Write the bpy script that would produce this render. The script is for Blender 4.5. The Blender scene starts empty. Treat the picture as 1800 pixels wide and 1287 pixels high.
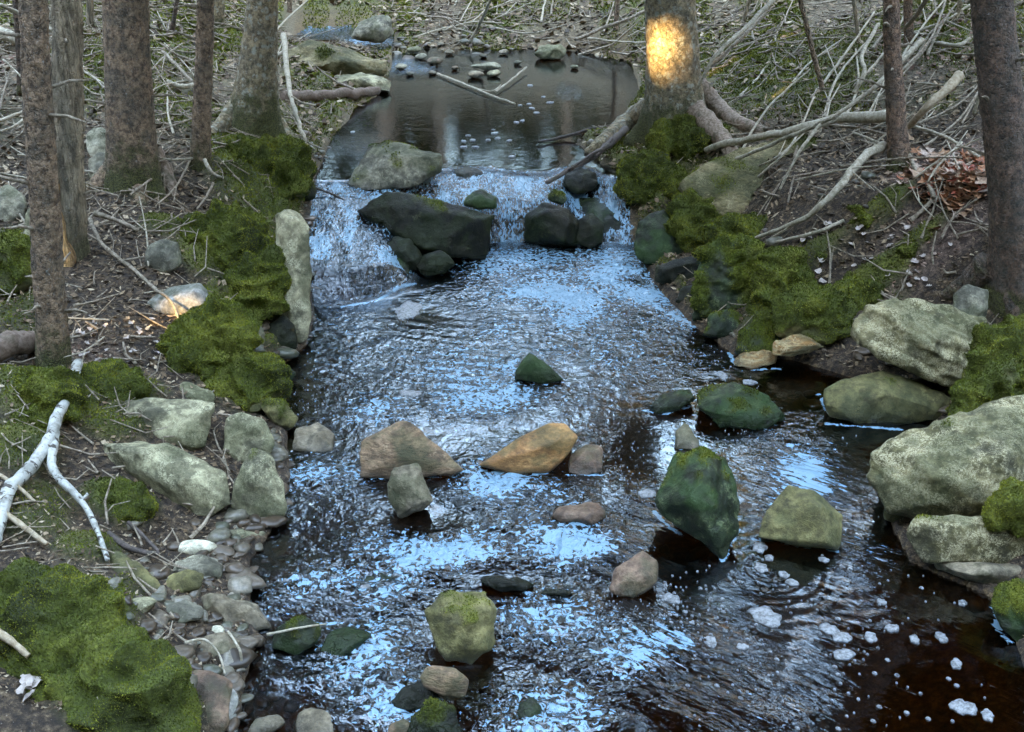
import bpy, math, random
import numpy as np

random.seed(7)
rng = np.random.default_rng(7)
sc = bpy.context.scene
COL = sc.collection

# ------------------------------------------------------------------ camera, sky, sun, exposure
CAM = np.array([0.0, 0.0, 2.0])
PITCH = math.radians(24.0)
FPX = 1930.0
cam_d = bpy.data.cameras.new('camera')
cam_d.sensor_width = 36.0
cam_d.lens = FPX / 1800.0 * 36.0
cam_d.clip_start = 0.05
cam_d.clip_end = 400.0
cam = bpy.data.objects.new('camera', cam_d)
COL.objects.link(cam)
cam.location = CAM
cam.rotation_euler = (math.radians(90) - PITCH, 0, 0)
sc.camera = cam

SUN_EL = math.radians(24.0)
SUN_DIR = np.array([-0.80, -0.60, 0.0])            # towards the sun, horizontally
SUN_DIR = SUN_DIR / np.linalg.norm(SUN_DIR) * math.cos(SUN_EL)
SUN_DIR[2] = math.sin(SUN_EL)
world = bpy.data.worlds.new('World')
sc.world = world
world.use_nodes = True
wn = world.node_tree
for n in list(wn.nodes):
    wn.nodes.remove(n)
sky = wn.nodes.new('ShaderNodeTexSky')
sky.sky_type = 'NISHITA'
sky.sun_disc = False
sky.sun_elevation = SUN_EL
sky.sun_rotation = math.atan2(SUN_DIR[0], SUN_DIR[1])
sky.air_density = 1.0
sky.dust_density = 0.4
sky.ozone_density = 1.6
bg = wn.nodes.new('ShaderNodeBackground')
bg.inputs['Strength'].default_value = 0.15
wo = wn.nodes.new('ShaderNodeOutputWorld')
wn.links.new(sky.outputs[0], bg.inputs[0])
wn.links.new(bg.outputs[0], wo.inputs[0])

sun_d = bpy.data.lights.new('sun', 'SUN')
sun_d.energy = 2.0
sun_d.angle = math.radians(0.5)
sun_d.color = (1.0, 0.76, 0.42)
sun = bpy.data.objects.new('sun', sun_d)
COL.objects.link(sun)
from mathutils import Vector
sun.rotation_euler = Vector(SUN_DIR).to_track_quat('Z', 'Y').to_euler()
sun.location = (-5, -5, 8)

sc.view_settings.view_transform = 'Standard'
sc.view_settings.look = 'None'
sc.view_settings.gamma = 1.0
sc.view_settings.use_curve_mapping = False
sc.view_settings.exposure = 5.0
sc.view_settings.use_white_balance = True
sc.view_settings.white_balance_temperature = 9400
sc.render.engine = 'CYCLES'
sc.cycles.max_bounces = 6
sc.cycles.diffuse_bounces = 3
sc.cycles.glossy_bounces = 3
sc.cycles.transparent_max_bounces = 8
sc.cycles.use_adaptive_sampling = True
sc.cycles.adaptive_threshold = 0.02
sc.cycles.use_denoising = True
sc.cycles.sample_clamp_indirect = 4.0

# ------------------------------------------------------------------ noise
def _hash(ix, iy, iz, seed):
    h = (ix.astype(np.uint32) * np.uint32(374761393) + iy.astype(np.uint32) * np.uint32(668265263)
         + iz.astype(np.uint32) * np.uint32(2147483647 - 5) + np.uint32((seed * 974634777) & 0xffffffff))
    h = (h ^ (h >> np.uint32(13))) * np.uint32(1274126177)
    h = (h ^ (h >> np.uint32(16))) * np.uint32(2246822519)
    return h ^ (h >> np.uint32(15))

def noise(p, seed=0):
    """gradient noise, p (n,3), about [-1,1]"""
    p = np.asarray(p, dtype=np.float64)
    i = np.floor(p).astype(np.int64)
    f = p - i
    u = f * f * f * (f * (f * 6 - 15) + 10)
    out = 0
    for dx in (0, 1):
        wx = u[:, 0] if dx else 1 - u[:, 0]
        for dy in (0, 1):
            wy = u[:, 1] if dy else 1 - u[:, 1]
            for dz in (0, 1):
                wz = u[:, 2] if dz else 1 - u[:, 2]
                h = _hash(i[:, 0] + dx, i[:, 1] + dy, i[:, 2] + dz, seed)
                gx = (h & np.uint32(1023)).astype(np.float64) / 511.5 - 1
                gy = ((h >> np.uint32(10)) & np.uint32(1023)).astype(np.float64) / 511.5 - 1
                gz = ((h >> np.uint32(20)) & np.uint32(1023)).astype(np.float64) / 511.5 - 1
                out = out + wx * wy * wz * (gx * (f[:, 0] - dx) + gy * (f[:, 1] - dy) + gz * (f[:, 2] - dz))
    return out * 1.5

def fbm(p, octv=4, seed=0, gain=0.5):
    a, s, o = 1.0, 0.0, 0.0
    p = np.asarray(p, dtype=np.float64)
    for k in range(octv):
        o = o + a * noise(p * (2.0 ** k) + k * 17.3, seed + k)
        s += a
        a *= gain
    return o / s

def sstep(a, b, x):
    t = np.clip((x - a) / (b - a), 0, 1)
    return t * t * (3 - 2 * t)

# ------------------------------------------------------------------ picture <-> place helpers
FW = np.array([0, math.cos(PITCH), -math.sin(PITCH)])
UP = np.array([0, math.sin(PITCH), math.cos(PITCH)])
RT = np.array([1.0, 0, 0])

def ray(px, py):
    d = FPX * FW + (px - 900.0) * RT + (643.5 - py) * UP
    return d / np.linalg.norm(d)

def at_z(px, py, z):
    d = ray(px, py)
    return CAM + d * ((z - CAM[2]) / d[2])

# ------------------------------------------------------------------ shape of the ground
SHORE = [(300, 1600, 0), (380, 1400, 0), (420, 1287, 0), (430, 1200, 0), (455, 1120, 0), (440, 1050, 0), (440, 985, 0), (490, 915, 0), (510, 840, 0),
         (505, 760, 0), (490, 700, 0), (500, 640, 0), (540, 605, 0), (553, 550, 0), (545, 500, .02), (543, 440, .12), (545, 400, .2),
         (545, 345, .3), (560, 300, .32), (582, 245, .32), (620, 200, .32), (680, 150, .32), (690, 112, .33), (640, 66, .36),
         (500, 52, .42), (480, 16, .44), (640, 14, .42), (690, 60, .36), (760, 95, .34), (880, 82, .33), (1010, 95, .32),
         (1110, 112, .32), (1130, 180, .32), (1085, 215, .32), (1010, 250, .32), (1040, 285, .31), (1090, 330, .22),
         (1112, 400, .08), (1122, 445, 0), (1150, 500, 0), (1215, 570, 0), (1290, 625, 0), (1390, 632, 0), (1470, 655, 0), (1560, 690, 0), (1650, 745, 0), (1590, 772, 0), (1535, 805, 0),
         (1555, 900, 0), (1600, 990, 0), (1740, 1050, 0), (1795, 1150, 0), (1850, 1330, 0), (2000, 1600, 0)]
SHORE_W = np.array([at_z(*s) for s in SHORE])
BANK = [  # picture point and ground height above the lower water, in metres
    (100, 650, .30), (300, 600, .24), (200, 560, .34), (20, 700, .32), (-250, 700, .38), (0, 1287, .26), (-300, 1287, .30), (180, 1090, .20),
    (330, 1250, .08), (390, 1120, .03), (250, 960, .06), (100, 900, .20), (330, 700, .16), (430, 600, .16), (400, 450, .36), (470, 345, .42), (300, 345, .50),
    (235, 335, .55), (110, 460, .45), (0, 430, .46), (-200, 430, .5), (0, 250, .68), (350, 300, .55), (430, 235, .58), (200, 150, .74),
    (450, 130, .55), (600, 100, .45), (560, 160, .42), (530, 250, .42), (0, 0, .95), (200, 0, .85), (450, 0, .6), (-300, 50, 1.0),
    (640, -20, .6), (900, 0, .62), (900, 50, .42), (1060, 50, .5), (1060, 0, .7), (1190, 235, .50), (1290, 270, .50), (1110, 240, .38), (1150, 320, .38),
    (1240, 400, .30), (1300, 480, .22), (1400, 600, .12), (1450, 450, .42), (1600, 450, .52), (1760, 500, .58), (1800, 640, .52), (1900, 640, .6),
    (1800, 800, .25), (1950, 800, .4), (1590, 300, .66), (1700, 300, .74), (1850, 300, .85), (1800, 200, .92), (1420, 200, .64), (1300, 100, .72), (1600, 50, 1.0), (1800, 0, 1.2),
    (1350, 0, .9), (2000, 0, 1.3), (1600, 640, .06), (1700, 705, .14), (1440, 605, .08), (1900, 1100, .2), (2200, 900, .6)]
BP, BZ = [], []
for (a, b, z) in BANK:
    w = at_z(a, b, z); BP.append(w[:2]); BZ.append(z)
for w in SHORE_W:
    BP.append(w[:2]); BZ.append(w[2] + 0.005)
for (x, y, z) in [(-8, 4, 1.2), (-6, 0, .9), (8, 4, 1.4), (6, 0, 1.0), (0, 22, 1.6), (-10, 14, 1.6), (12, 14, 2.2), (-12, 24, 2.6), (14, 24, 3.2), (-3, -1, .5), (3, -1, .5), (0, -6, .3)]:
    BP.append((x, y)); BZ.append(z)
BP = np.array(BP); BZ = np.array(BZ)
_c = 0.15
_n = len(BP)
_A = np.sqrt(((BP[:, None] - BP[None]) ** 2).sum(-1) + _c * _c)
_M = np.zeros((_n + 3, _n + 3)); _M[:_n, :_n] = _A + np.eye(_n) * -0.01
_M[:_n, _n] = 1; _M[:_n, _n + 1:] = BP; _M[_n, :_n] = 1; _M[_n + 1:, :_n] = BP.T
_W = np.linalg.solve(_M, np.concatenate([BZ, np.zeros(3)]))

def bank_h(x, y):
    out = np.empty(len(x))
    for s in range(0, len(x), 40000):
        X = np.stack([x[s:s + 40000], y[s:s + 40000]], 1)
        K = np.sqrt(((X[:, None] - BP[None]) ** 2).sum(-1) + _c * _c)
        out[s:s + 40000] = K @ _W[:_n] + _W[_n] + X @ _W[_n + 1:]
    return out

def shore_sd(x, y):
    """signed distance to the water's outline, positive inside"""
    P = SHORE_W[:, :2]
    Q = np.roll(P, -1, 0)
    best = np.full(len(x), 1e9); inside = np.zeros(len(x), bool)
    for a, b in zip(P, Q):
        d = b - a
        t = np.clip(((x - a[0]) * d[0] + (y - a[1]) * d[1]) / (d @ d), 0, 1)
        best = np.minimum(best, np.hypot(x - a[0] - t * d[0], y - a[1] - t * d[1]))
        if a[1] != b[1]:
            c = ((a[1] > y) != (b[1] > y)) & (x < (b[0] - a[0]) * (y - a[1]) / (b[1] - a[1]) + a[0])
            inside ^= c
    return np.where(inside, best, -best)

def water_h(x, y):
    y = y + (.10 + .30 * sstep(6.45, 6.7, y)) * noise(np.stack([x * 2.7, x * 0 + .5, x * 0 + .5], 1), 61) + .03 * noise(np.stack([x * 9, y * 2, x * 0 + .5], 1), 62)
    pool = 0.32 + 0.012 * np.clip(y - 12.0, 0, 6)
    e_l = 5.27 + 0.9 * np.clip(x + 0.86, -.6, .6) ** 2 * 2
    left = np.where(y > 6.6, pool, 0.12 + 0.19 * sstep(5.3, 6.7, y)) * sstep(e_l - .04, e_l + 0.22, y)
    mid = (0.25 + (pool - 0.25) * sstep(6.45, 6.85, y)) * sstep(6.20, 6.38, y)
    right = pool * np.clip((y - 6.22) / 0.62, 0, 1) ** 0.9
    w1 = sstep(-0.74, -0.48, x)
    w2 = sstep(0.28, 0.42, x)
    return left * (1 - w1) + (mid * (1 - w2) + right * w2) * w1

def ellipses(lst, default_h=None):
    """moss or litter patches given by picture ellipses, turned into patches on the ground"""
    out = []
    for (cx, cy, rx, ry, s) in lst:
        a = hit(cx, cy); b = hit(cx, cy - ry); c = hit(cx, cy + ry)
        rx_w = rx / FPX * (a - CAM) @ FW
        ry_w = min(max(0.04, abs(b[1] - c[1]) / 2), 1.1, rx_w * 3 + .3)
        out.append((a[0], (b[1] + c[1]) / 2, rx_w, ry_w, s))
    return out

def mask(x, y, el, soft=0.5, seed=5):
    m = np.zeros(len(x))
    nz = fbm(np.stack([x * 5, y * 5, x * 0], 1), 3, seed)
    for (cx, cy, rx, ry, s) in el:
        r = np.sqrt(((x - cx) / rx) ** 2 + ((y - cy) / ry) ** 2) + nz * 0.5
        m = np.maximum(m, s * (1 - sstep(1 - soft, 1 + soft * .3, r)))
    return m

# coarse height grid for ray hits
GX = np.linspace(-9, 9, 361); GY = np.linspace(0.8, 24, 465)
gx, gy = np.meshgrid(GX, GY)
_hb = bank_h(gx.ravel(), gy.ravel())
_sd = shore_sd(gx.ravel(), gy.ravel())
_wh = water_h(gx.ravel(), gy.ravel())

def compose(hb, sd, wh, x, y):
    depth = 0.06 + 0.14 * sstep(0, 0.5, sd) * (1 - 0.6 * sstep(11, 13, y))
    w = sstep(-0.02, 0.05, sd)
    hb = np.where(sd < 0, np.maximum(hb, wh + 0.022 + 0.02 * np.clip(-sd, 0, 1) * 5), hb)
    dd = np.clip(-sd, 0, 9)
    hb = np.minimum(hb, wh + 0.025 + np.where((x > .7) & (y < 7), np.where(dd < .42, .38 * dd, .16 + 1.3 * (dd - .42)), dd * np.where(x > 0, .8, 1.2)))
    return hb * (1 - w) + (wh - depth) * w

HG = compose(_hb, _sd, _wh, gx.ravel(), gy.ravel()).reshape(gx.shape)

def Hc(x, y):
    fx = np.clip((x - GX[0]) / (GX[1] - GX[0]), 0, len(GX) - 1.001)
    fy = np.clip((y - GY[0]) / (GY[1] - GY[0]), 0, len(GY) - 1.001)
    i = np.floor(fx).astype(int); j = np.floor(fy).astype(int)
    u = fx - i; v = fy - j
    return (HG[j, i] * (1 - u) * (1 - v) + HG[j, i + 1] * u * (1 - v) + HG[j + 1, i] * (1 - u) * v + HG[j + 1, i + 1] * u * v)

def hit(px, py, h=0.0):
    d = ray(px, py)
    t = np.linspace(1.2, 26, 3000)
    P = CAM + d[None] * t[:, None]
    g = np.maximum(Hc(P[:, 0], P[:, 1]), np.where(shore_sd(P[:, 0], P[:, 1]) > 0, water_h(P[:, 0], P[:, 1]), -9)) + h
    k = np.argmax(P[:, 2] < g)
    if not (P[:, 2] < g).any():
        k = len(t) - 1
    return P[k]

MOSS = ellipses([
    (90, 700, 120, 55, 1), (200, 670, 90, 40, 1), (40, 790, 80, 50, .8), (200, 740, 60, 40, .8), (210, 885, 60, 45, 1),
    (100, 1100, 130, 110, 1), (190, 1210, 150, 110, 1), (60, 900, 80, 60, .6), (160, 960, 60, 40, .7),
    (430, 285, 100, 50, 1), (450, 350, 90, 60, .9), (390, 430, 90, 60, .8), (440, 500, 70, 70, 1), (350, 450, 50, 40, .9),
    (380, 560, 80, 60, 1), (370, 630, 80, 50, 1), (440, 690, 60, 35, .9), (300, 400, 60, 20, .8), (20, 440, 60, 60, .7), (40, 560, 70, 50, .6),
    (240, 310, 60, 40, .8), (330, 200, 80, 25, .8), (440, 210, 60, 50, .9), (280, 100, 60, 30, .8), (420, 70, 50, 20, .8),
    (230, 30, 120, 25, .5), (150, 170, 60, 30, .6), (560, 110, 60, 12, .5),
    (1130, 60, 70, 40, .9), (1100, 190, 70, 30, .9), (1210, 250, 90, 35, 1), (1160, 310, 70, 40, 1), (1350, 170, 90, 30, .9), (1330, 110, 90, 22, .7),
    (1450, 90, 90, 30, .6), (1480, 190, 90, 30, .7), (1250, 380, 60, 50, 1), (1450, 440, 60, 25, .9), (1550, 370, 65, 28, 1), (1600, 435, 70, 25, .9), (1540, 490, 80, 40, 1),
    (1620, 490, 60, 14, .8), (1340, 580, 50, 50, .8), (1690, 620, 60, 60, .7), (1740, 700, 60, 60, .6), (1780, 60, 40, 30, .9), (1400, 30, 90, 20, .5),
    (1530, 130, 40, 40, .6), (1790, 880, 50, 50, 1), (1650, 190, 40, 20, .5)])
BARE = ellipses([(200, 590, 130, 90, 1), (240, 470, 80, 60, 1), (1690, 440, 110, 60, 1), (1500, 420, 60, 20, .8), (1450, 500, 40, 15, .8),
                 (1690, 300, 110, 60, 1), (280, 640, 60, 40, 1), (1400, 260, 60, 20, .8), (1600, 250, 100, 40, .5)])
PINK = ellipses([(1690, 300, 120, 70, 1), (1640, 420, 130, 80, .8), (1650, 80, 120, 60, .7), (140, 620, 90, 40, .4), (20, 680, 60, 40, .4), (30, 120, 60, 60, .5)])

# ------------------------------------------------------------------ mesh helpers
def mesh_from(name, V, F, mat, parent=None, loc=(0, 0, 0), attrs=None, smooth=True):
    V = np.asarray(V, dtype=np.float32) - np.asarray(loc, dtype=np.float32)
    F = np.asarray(F, dtype=np.int32)
    me = bpy.data.meshes.new(name)
    me.vertices.add(len(V)); me.vertices.foreach_set('co', V.ravel())
    k = F.shape[1]
    me.loops.add(F.size); me.loops.foreach_set('vertex_index', F.ravel())
    me.polygons.add(len(F))
    me.polygons.foreach_set('loop_start', np.arange(0, F.size, k, dtype=np.int32))
    me.polygons.foreach_set('loop_total', np.full(len(F), k, dtype=np.int32))
    me.polygons.foreach_set('use_smooth', np.full(len(F), bool(smooth)))
    me.update(calc_edges=True)
    for an, av in (attrs or {}).items():
        av = np.asarray(av, dtype=np.float32)
        if av.ndim == 1:
            me.attributes.new(an, 'FLOAT', 'POINT').data.foreach_set('value', av)
        else:
            me.attributes.new(an, 'FLOAT_VECTOR', 'POINT').data.foreach_set('vector', av.ravel())
    me.materials.append(mat)
    o = bpy.data.objects.new(name, me)
    COL.objects.link(o)
    if parent is not None:
        o.parent = parent
        if tuple(loc) != (0, 0, 0):
            o.matrix_parent_inverse = parent.matrix_world.inverted()
    o.location = loc
    return o

def tag(o, label=None, cat=None, group=None, kind=None):
    if label: o['label'] = label
    if cat: o['category'] = cat
    if group: o['group'] = group
    if kind: o['kind'] = kind
    return o

def grid_faces(nr, nc):
    i = np.arange(nr - 1)[:, None] * nc + np.arange(nc - 1)[None]
    return np.stack([i, i + 1, i + nc + 1, i + nc], -1).reshape(-1, 4)

def normals_of(V, F):
    n = np.zeros_like(V)
    a, b, c = V[F[:, 0]], V[F[:, 1]], V[F[:, 2]]
    fn = np.cross(b - a, c - a)
    if F.shape[1] == 4:
        fn = np.cross(V[F[:, 2]] - a, V[F[:, 3]] - b)
    for k in range(F.shape[1]):
        np.add.at(n, F[:, k], fn)
    return n / (np.linalg.norm(n, axis=1, keepdims=True) + 1e-12)

# ------------------------------------------------------------------ materials
class NT:
    def __init__(s, name):
        s.m = bpy.data.materials.new(name); s.m.use_nodes = True
        s.t = s.m.node_tree
        for n in list(s.t.nodes): s.t.nodes.remove(n)
        s.out = s.t.nodes.new('ShaderNodeOutputMaterial')
    def n(s, typ, ins=None, **kw):
        nd = s.t.nodes.new(typ)
        for k, v in kw.items(): setattr(nd, k, v)
        for k, v in (ins or {}).items():
            if isinstance(v, bpy.types.NodeSocket): s.t.links.new(v, nd.inputs[k])
            else: nd.inputs[k].default_value = v
        return nd
    def noise(s, vec, scale, detail=4, rough=.6):
        return s.n('ShaderNodeTexNoise', {'Vector': vec, 'Scale': scale, 'Detail': detail, 'Roughness': rough}).outputs[0]
    def ramp(s, fac, stops):
        r = s.n('ShaderNodeValToRGB', {'Fac': fac})
        while len(r.color_ramp.elements) < len(stops): r.color_ramp.elements.new(.5)
        for e, (p, c) in zip(r.color_ramp.elements, stops):
            e.position = p; e.color = (*c, 1) if len(c) == 3 else c
        return r.outputs[0]
    def mix(s, fac, a, b, mode='MIX'):
        m = s.n('ShaderNodeMix', data_type='RGBA', blend_type=mode)
        for k, v in ((0, fac), (6, a), (7, b)):
            if isinstance(v, bpy.types.NodeSocket): s.t.links.new(v, m.inputs[k])
            else: m.inputs[k].default_value = (*v, 1) if isinstance(v, tuple) and len(v) == 3 else v
        return m.outputs[2]
    def math(s, op, a, b=0.0, clamp=False):
        m = s.n('ShaderNodeMath', {0: a, 1: b}, operation=op); m.use_clamp = clamp
        return m.outputs[0]
    def smooth(s, v, a, b):
        m = s.n('ShaderNodeMapRange', {0: v, 1: a, 2: b}, interpolation_type='SMOOTHSTEP')
        return m.outputs[0]
    def attr(s, name):
        return s.n('ShaderNodeAttribute', attribute_name=name).outputs['Fac']

def greys(a, b): return [(0, (a,) * 3), (1, (b,) * 3)]

def moss_colour(t, pos):
    big = t.noise(pos, 4.0, 3)
    fine = t.noise(pos, 130.0, 2)
    c = t.ramp(big, [(.3, (.028, .036, .007)), (.5, (.080, .100, .013)), (.66, (.16, .17, .025))])
    return t.mix(t.smooth(fine, .35, .7), t.mix(.55, c, (.012, .014, .006)), c)

def rock_mat(name, c1, c2, lichen=(.38, .38, .30), li=.3, rough=.8, algae=(.045, .055, .02), streak=0.0, wetline=0.03, bump=.6):
    wm = (1.14, 1.04, .84)
    g_ = 1.0 if rough < .5 else 1.25
    c1 = tuple(v * .80 * g_ * w_ for v, w_ in zip(c1, wm)); c2 = tuple(v * 1.22 * g_ * w_ for v, w_ in zip(c2, wm)); lichen = tuple(v * 1.15 * w_ for v, w_ in zip(lichen, wm))
    t = NT(name)
    pos = t.n('ShaderNodeNewGeometry').outputs['Position']
    vec = pos
    if streak:
        vec = t.n('ShaderNodeMapping', {'Vector': pos, 'Rotation': (0.5, 0.6, 0.5), 'Scale': (1, 1, 6 * streak)}).outputs[0]
    n1 = t.noise(vec, 7.0, 6, .65)
    n2 = t.noise(vec, 38.0, 6, .7)
    n3 = t.noise(pos, 170.0, 3, .7)
    n4 = t.noise(pos, 3.2, 3)
    col = t.mix(t.smooth(n1, .38, .62), c1, c2)
    col = t.mix(t.smooth(n2, .35, .68), t.mix(.55, col, (.0, .0, .0)), col)
    vor = t.n('ShaderNodeTexVoronoi', {'Vector': t.n('ShaderNodeVectorMath', {0: pos, 1: t.n('ShaderNodeTexNoise', {'Vector': pos, 'Scale': 30.0}).outputs[1]}, operation='ADD').outputs[0], 'Scale': 16.0}, distance='EUCLIDEAN')
    lm = t.math('MULTIPLY', t.smooth(t.noise(pos, 14.0, 6, .75), .62 - li * .3, .70 - li * .3), t.smooth(vor.outputs[0], .65, .35))
    col = t.mix(t.math('MULTIPLY', lm, .85), col, lichen)
    crk = t.n('ShaderNodeTexVoronoi', {'Vector': t.n('ShaderNodeVectorMath', {0: vec, 1: t.n('ShaderNodeTexNoise', {'Vector': pos, 'Scale': 9.0, 'Detail': 4.0}).outputs[1]}, operation='ADD').outputs[0], 'Scale': 5.0}, feature='DISTANCE_TO_EDGE').outputs[0]
    ck = t.math('MULTIPLY', t.smooth(crk, .03, .0), t.smooth(n4, .53, .62))
    col = t.mix(t.math('MULTIPLY', ck, .8), col, (.015, .013, .008))
    col = t.mix(t.smooth(n3, .60, .74), col, t.mix(.5, col, lichen))
    col = t.mix(t.smooth(n3, .40, .28), col, t.mix(.6, col, (.01, .01, .01)))
    n5 = t.noise(pos, 5.5, 5, .7)
    col = t.mix(t.smooth(n5, .50, .62), col, t.mix(.62, col, (.02, .02, .012)))
    # green film of algae, low and on one side
    col = t.mix(t.math('MULTIPLY', t.smooth(t.math('ADD', n4, t.math('MULTIPLY', t.math('SUBTRACT', n1, .5), .5)), .47, .56), .75), col, t.mix(.75, col, algae))
    m = t.attr('moss')
    col = t.mix(m, col, moss_colour(t, pos))
    z = t.n('ShaderNodeSeparateXYZ', {0: pos}).outputs[2]
    wet = t.smooth(t.math('ADD', t.attr('overwater'), t.math('MULTIPLY', n1, -.04)), wetline, wetline - .05)
    col = t.mix(t.math('MULTIPLY', wet, .7), col, t.mix(.85, col, (.006, .008, .004)))
    hgt = t.math('SUBTRACT', t.math('ADD', t.math('ADD', t.math('MULTIPLY', n2, 1.0), t.math('MULTIPLY', n1, 1.8)), t.math('MULTIPLY', n3, .35)), ck)
    b = t.n('ShaderNodeBump', {'Strength': bump, 'Distance': .012, 'Height': hgt})
    ro = t.math('SUBTRACT', rough, t.math('MULTIPLY', wet, rough - .25), clamp=True)
    p = t.n('ShaderNodeBsdfPrincipled', {'Base Color': col, 'Roughness': t.math('MAXIMUM', ro, t.math('MULTIPLY', m, .9)), 'Normal': b.outputs[0]})
    p.inputs['Specular IOR Level'].default_value = .22 if rough < .5 else .4
    t.t.links.new(p.outputs[0], t.out.inputs[0])
    return t.m

M = {}
M['pale'] = rock_mat('pale lichened stone', (.20, .205, .15), (.30, .30, .225), (.42, .43, .34), .45)
M['pale2'] = rock_mat('pale streaked stone', (.25, .245, .18), (.36, .35, .27), (.45, .46, .38), .35, streak=.15)
M['grey'] = rock_mat('grey stone', (.15, .155, .14), (.24, .24, .21), (.36, .37, .32), .3)
M['blue'] = rock_mat('blue grey stone', (.20, .22, .26), (.30, .32, .36), (.30, .33, .3), .2, bump=.3)
M['white'] = rock_mat('white stone', (.40, .42, .38), (.55, .56, .52), (.6, .6, .55), .3)
M['olive'] = rock_mat('olive stone', (.10, .10, .045), (.17, .16, .08), (.22, .22, .12), .2)
M['boulder'] = rock_mat('lichened boulder', (.10, .095, .045), (.225, .205, .13), (.40, .39, .30), .6)
M['green'] = rock_mat('wet green stone', (.012, .026, .014), (.038, .062, .036), (.10, .13, .08), .3, rough=.49, wetline=.06, algae=(.022, .062, .014))
M['dark'] = rock_mat('dark wet stone', (.004, .006, .004), (.017, .022, .011), (.06, .07, .045), .15, rough=.49, wetline=.06, algae=(.012, .022, .006))
M['brown'] = rock_mat('brown sandstone', (.17, .115, .08), (.26, .18, .13), (.33, .26, .20), .1, rough=.7, streak=.7)
M['orange'] = rock_mat('orange sandstone', (.30, .15, .06), (.42, .235, .11), (.45, .33, .2), .1, rough=.6, streak=.4, bump=.35)
M['pink'] = rock_mat('pinkish stone', (.15, .095, .075), (.22, .15, .12), (.26, .2, .17), .1, rough=.6)
M['stone'] = rock_mat('grey brown stone', (.17, .15, .12), (.25, .225, .19), (.3, .28, .25), .1)
M['tan'] = rock_mat('tan mossy boulder', (.14, .125, .065), (.22, .19, .12), (.30, .28, .2), .4, streak=.5)
M['rust'] = rock_mat('rust stained slab', (.30, .16, .06), (.34, .28, .18), (.4, .36, .26), .3, streak=1.5)

def simple_mat(name, fn):
    t = NT(name)
    pos = t.n('ShaderNodeNewGeometry').outputs['Position']
    rpi = t.n('ShaderNodeNewGeometry').outputs['Random Per Island']
    fn(t, pos, rpi)
    return t.m

def tuft_fn(t, pos, rpi):
    big = t.noise(pos, 7.0, 4, .65)
    c = t.ramp(big, [(.28, (.040, .052, .008)), (.48, (.125, .155, .016)), (.64, (.29, .29, .036))])
    c = t.mix(t.smooth(rpi, .25, .9), t.mix(.45, c, (.012, .016, .006)), c)
    c = t.mix(t.smooth(rpi, .93, 1.0), c, (.20, .18, .07))
    p = t.n('ShaderNodeBsdfPrincipled', {'Base Color': c, 'Roughness': .8, 'Specular IOR Level': .2})
    t.t.links.new(p.outputs[0], t.out.inputs[0])
M['tuft'] = simple_mat('moss blades', tuft_fn)

def litter_fn(t, pos, rpi):
    c = t.ramp(rpi, [(0, (.030, .016, .006)), (.35, (.100, .056, .026)), (.62, (.22, .140, .075)), (.82, (.37, .26, .155)), (.96, (.55, .43, .29))])
    pk = t.attr('pink')
    c2 = t.ramp(rpi, [(0, (.16, .05, .03)), (.3, (.34, .15, .09)), (.6, (.36, .22, .17)), (.9, (.5, .37, .3))])
    c = t.mix(pk, c, c2)
    c = t.mix(t.smooth(t.noise(pos, 90.0, 3), .4, .7), t.mix(.45, c, (.02, .015, .01)), c)
    p = t.n('ShaderNodeBsdfPrincipled', {'Base Color': c, 'Roughness': .75})
    t.t.links.new(p.outputs[0], t.out.inputs[0])
M['litter'] = simple_mat('leaf litter', litter_fn)

def leafpale_fn(t, pos, rpi):
    c = t.ramp(t.noise(pos, 60.0, 4), [(.3, (.22, .17, .14)), (.55, (.42, .36, .32)), (.75, (.55, .5, .45))])
    p = t.n('ShaderNodeBsdfPrincipled', {'Base Color': c, 'Roughness': .7})
    t.t.links.new(p.outputs[0], t.out.inputs[0])
M['leafpale'] = simple_mat('pale dead leaf', leafpale_fn)

def leafred_fn(t, pos, rpi):
    oi = t.n('ShaderNodeObjectInfo').outputs['Random']
    c = t.ramp(oi, [(0, (.38, .08, .05)), (.2, (.50, .20, .09)), (.5, (.50, .31, .18)), (.8, (.55, .40, .30)), (1, (.62, .50, .42))])  # rust tones, lightened to stand in for sun on the leaf bed
    c = t.mix(t.smooth(t.noise(pos, 80.0, 4), .4, .7), t.mix(.5, c, (.1, .04, .02)), c)
    p = t.n('ShaderNodeBsdfPrincipled', {'Base Color': c, 'Roughness': .65})
    t.t.links.new(p.outputs[0], t.out.inputs[0])
M['leafred'] = simple_mat('rust coloured leaf', leafred_fn)

def twig_mat(name, a, b, dark=.4, scale=60):
    def fn(t, pos, rpi):
        c = t.mix(t.smooth(t.noise(pos, scale, 5, .7), .35, .65), a, b)
        c = t.mix(t.smooth(t.noise(pos, 14.0, 4), .5, .7), c, t.mix(dark, c, (.05, .055, .02)))
        c = t.mix(t.math('MULTIPLY', rpi, .5), c, t.mix(.6, c, (.03, .025, .02)))
        b_ = t.n('ShaderNodeBump', {'Strength': .5, 'Distance': .004, 'Height': t.noise(pos, 120.0, 3)})
        p = t.n('ShaderNodeBsdfPrincipled', {'Base Color': c, 'Roughness': .8, 'Normal': b_.outputs[0]})
        t.t.links.new(p.outputs[0], t.out.inputs[0])
    return simple_mat(name, fn)
M['twig'] = twig_mat('grey dead twig', (.15, .11, .075), (.42, .35, .26))
M['twigp'] = twig_mat('pale dead branch', (.30, .25, .17), (.56, .50, .39), .5)
M['twigd'] = twig_mat('dark root', (.05, .04, .035), (.13, .10, .085))
M['root'] = twig_mat('scuffed root', (.16, .11, .07), (.42, .31, .24), .7)
M['wood'] = twig_mat('bare split wood', (.34, .25, .15), (.55, .45, .32), .15)
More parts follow.
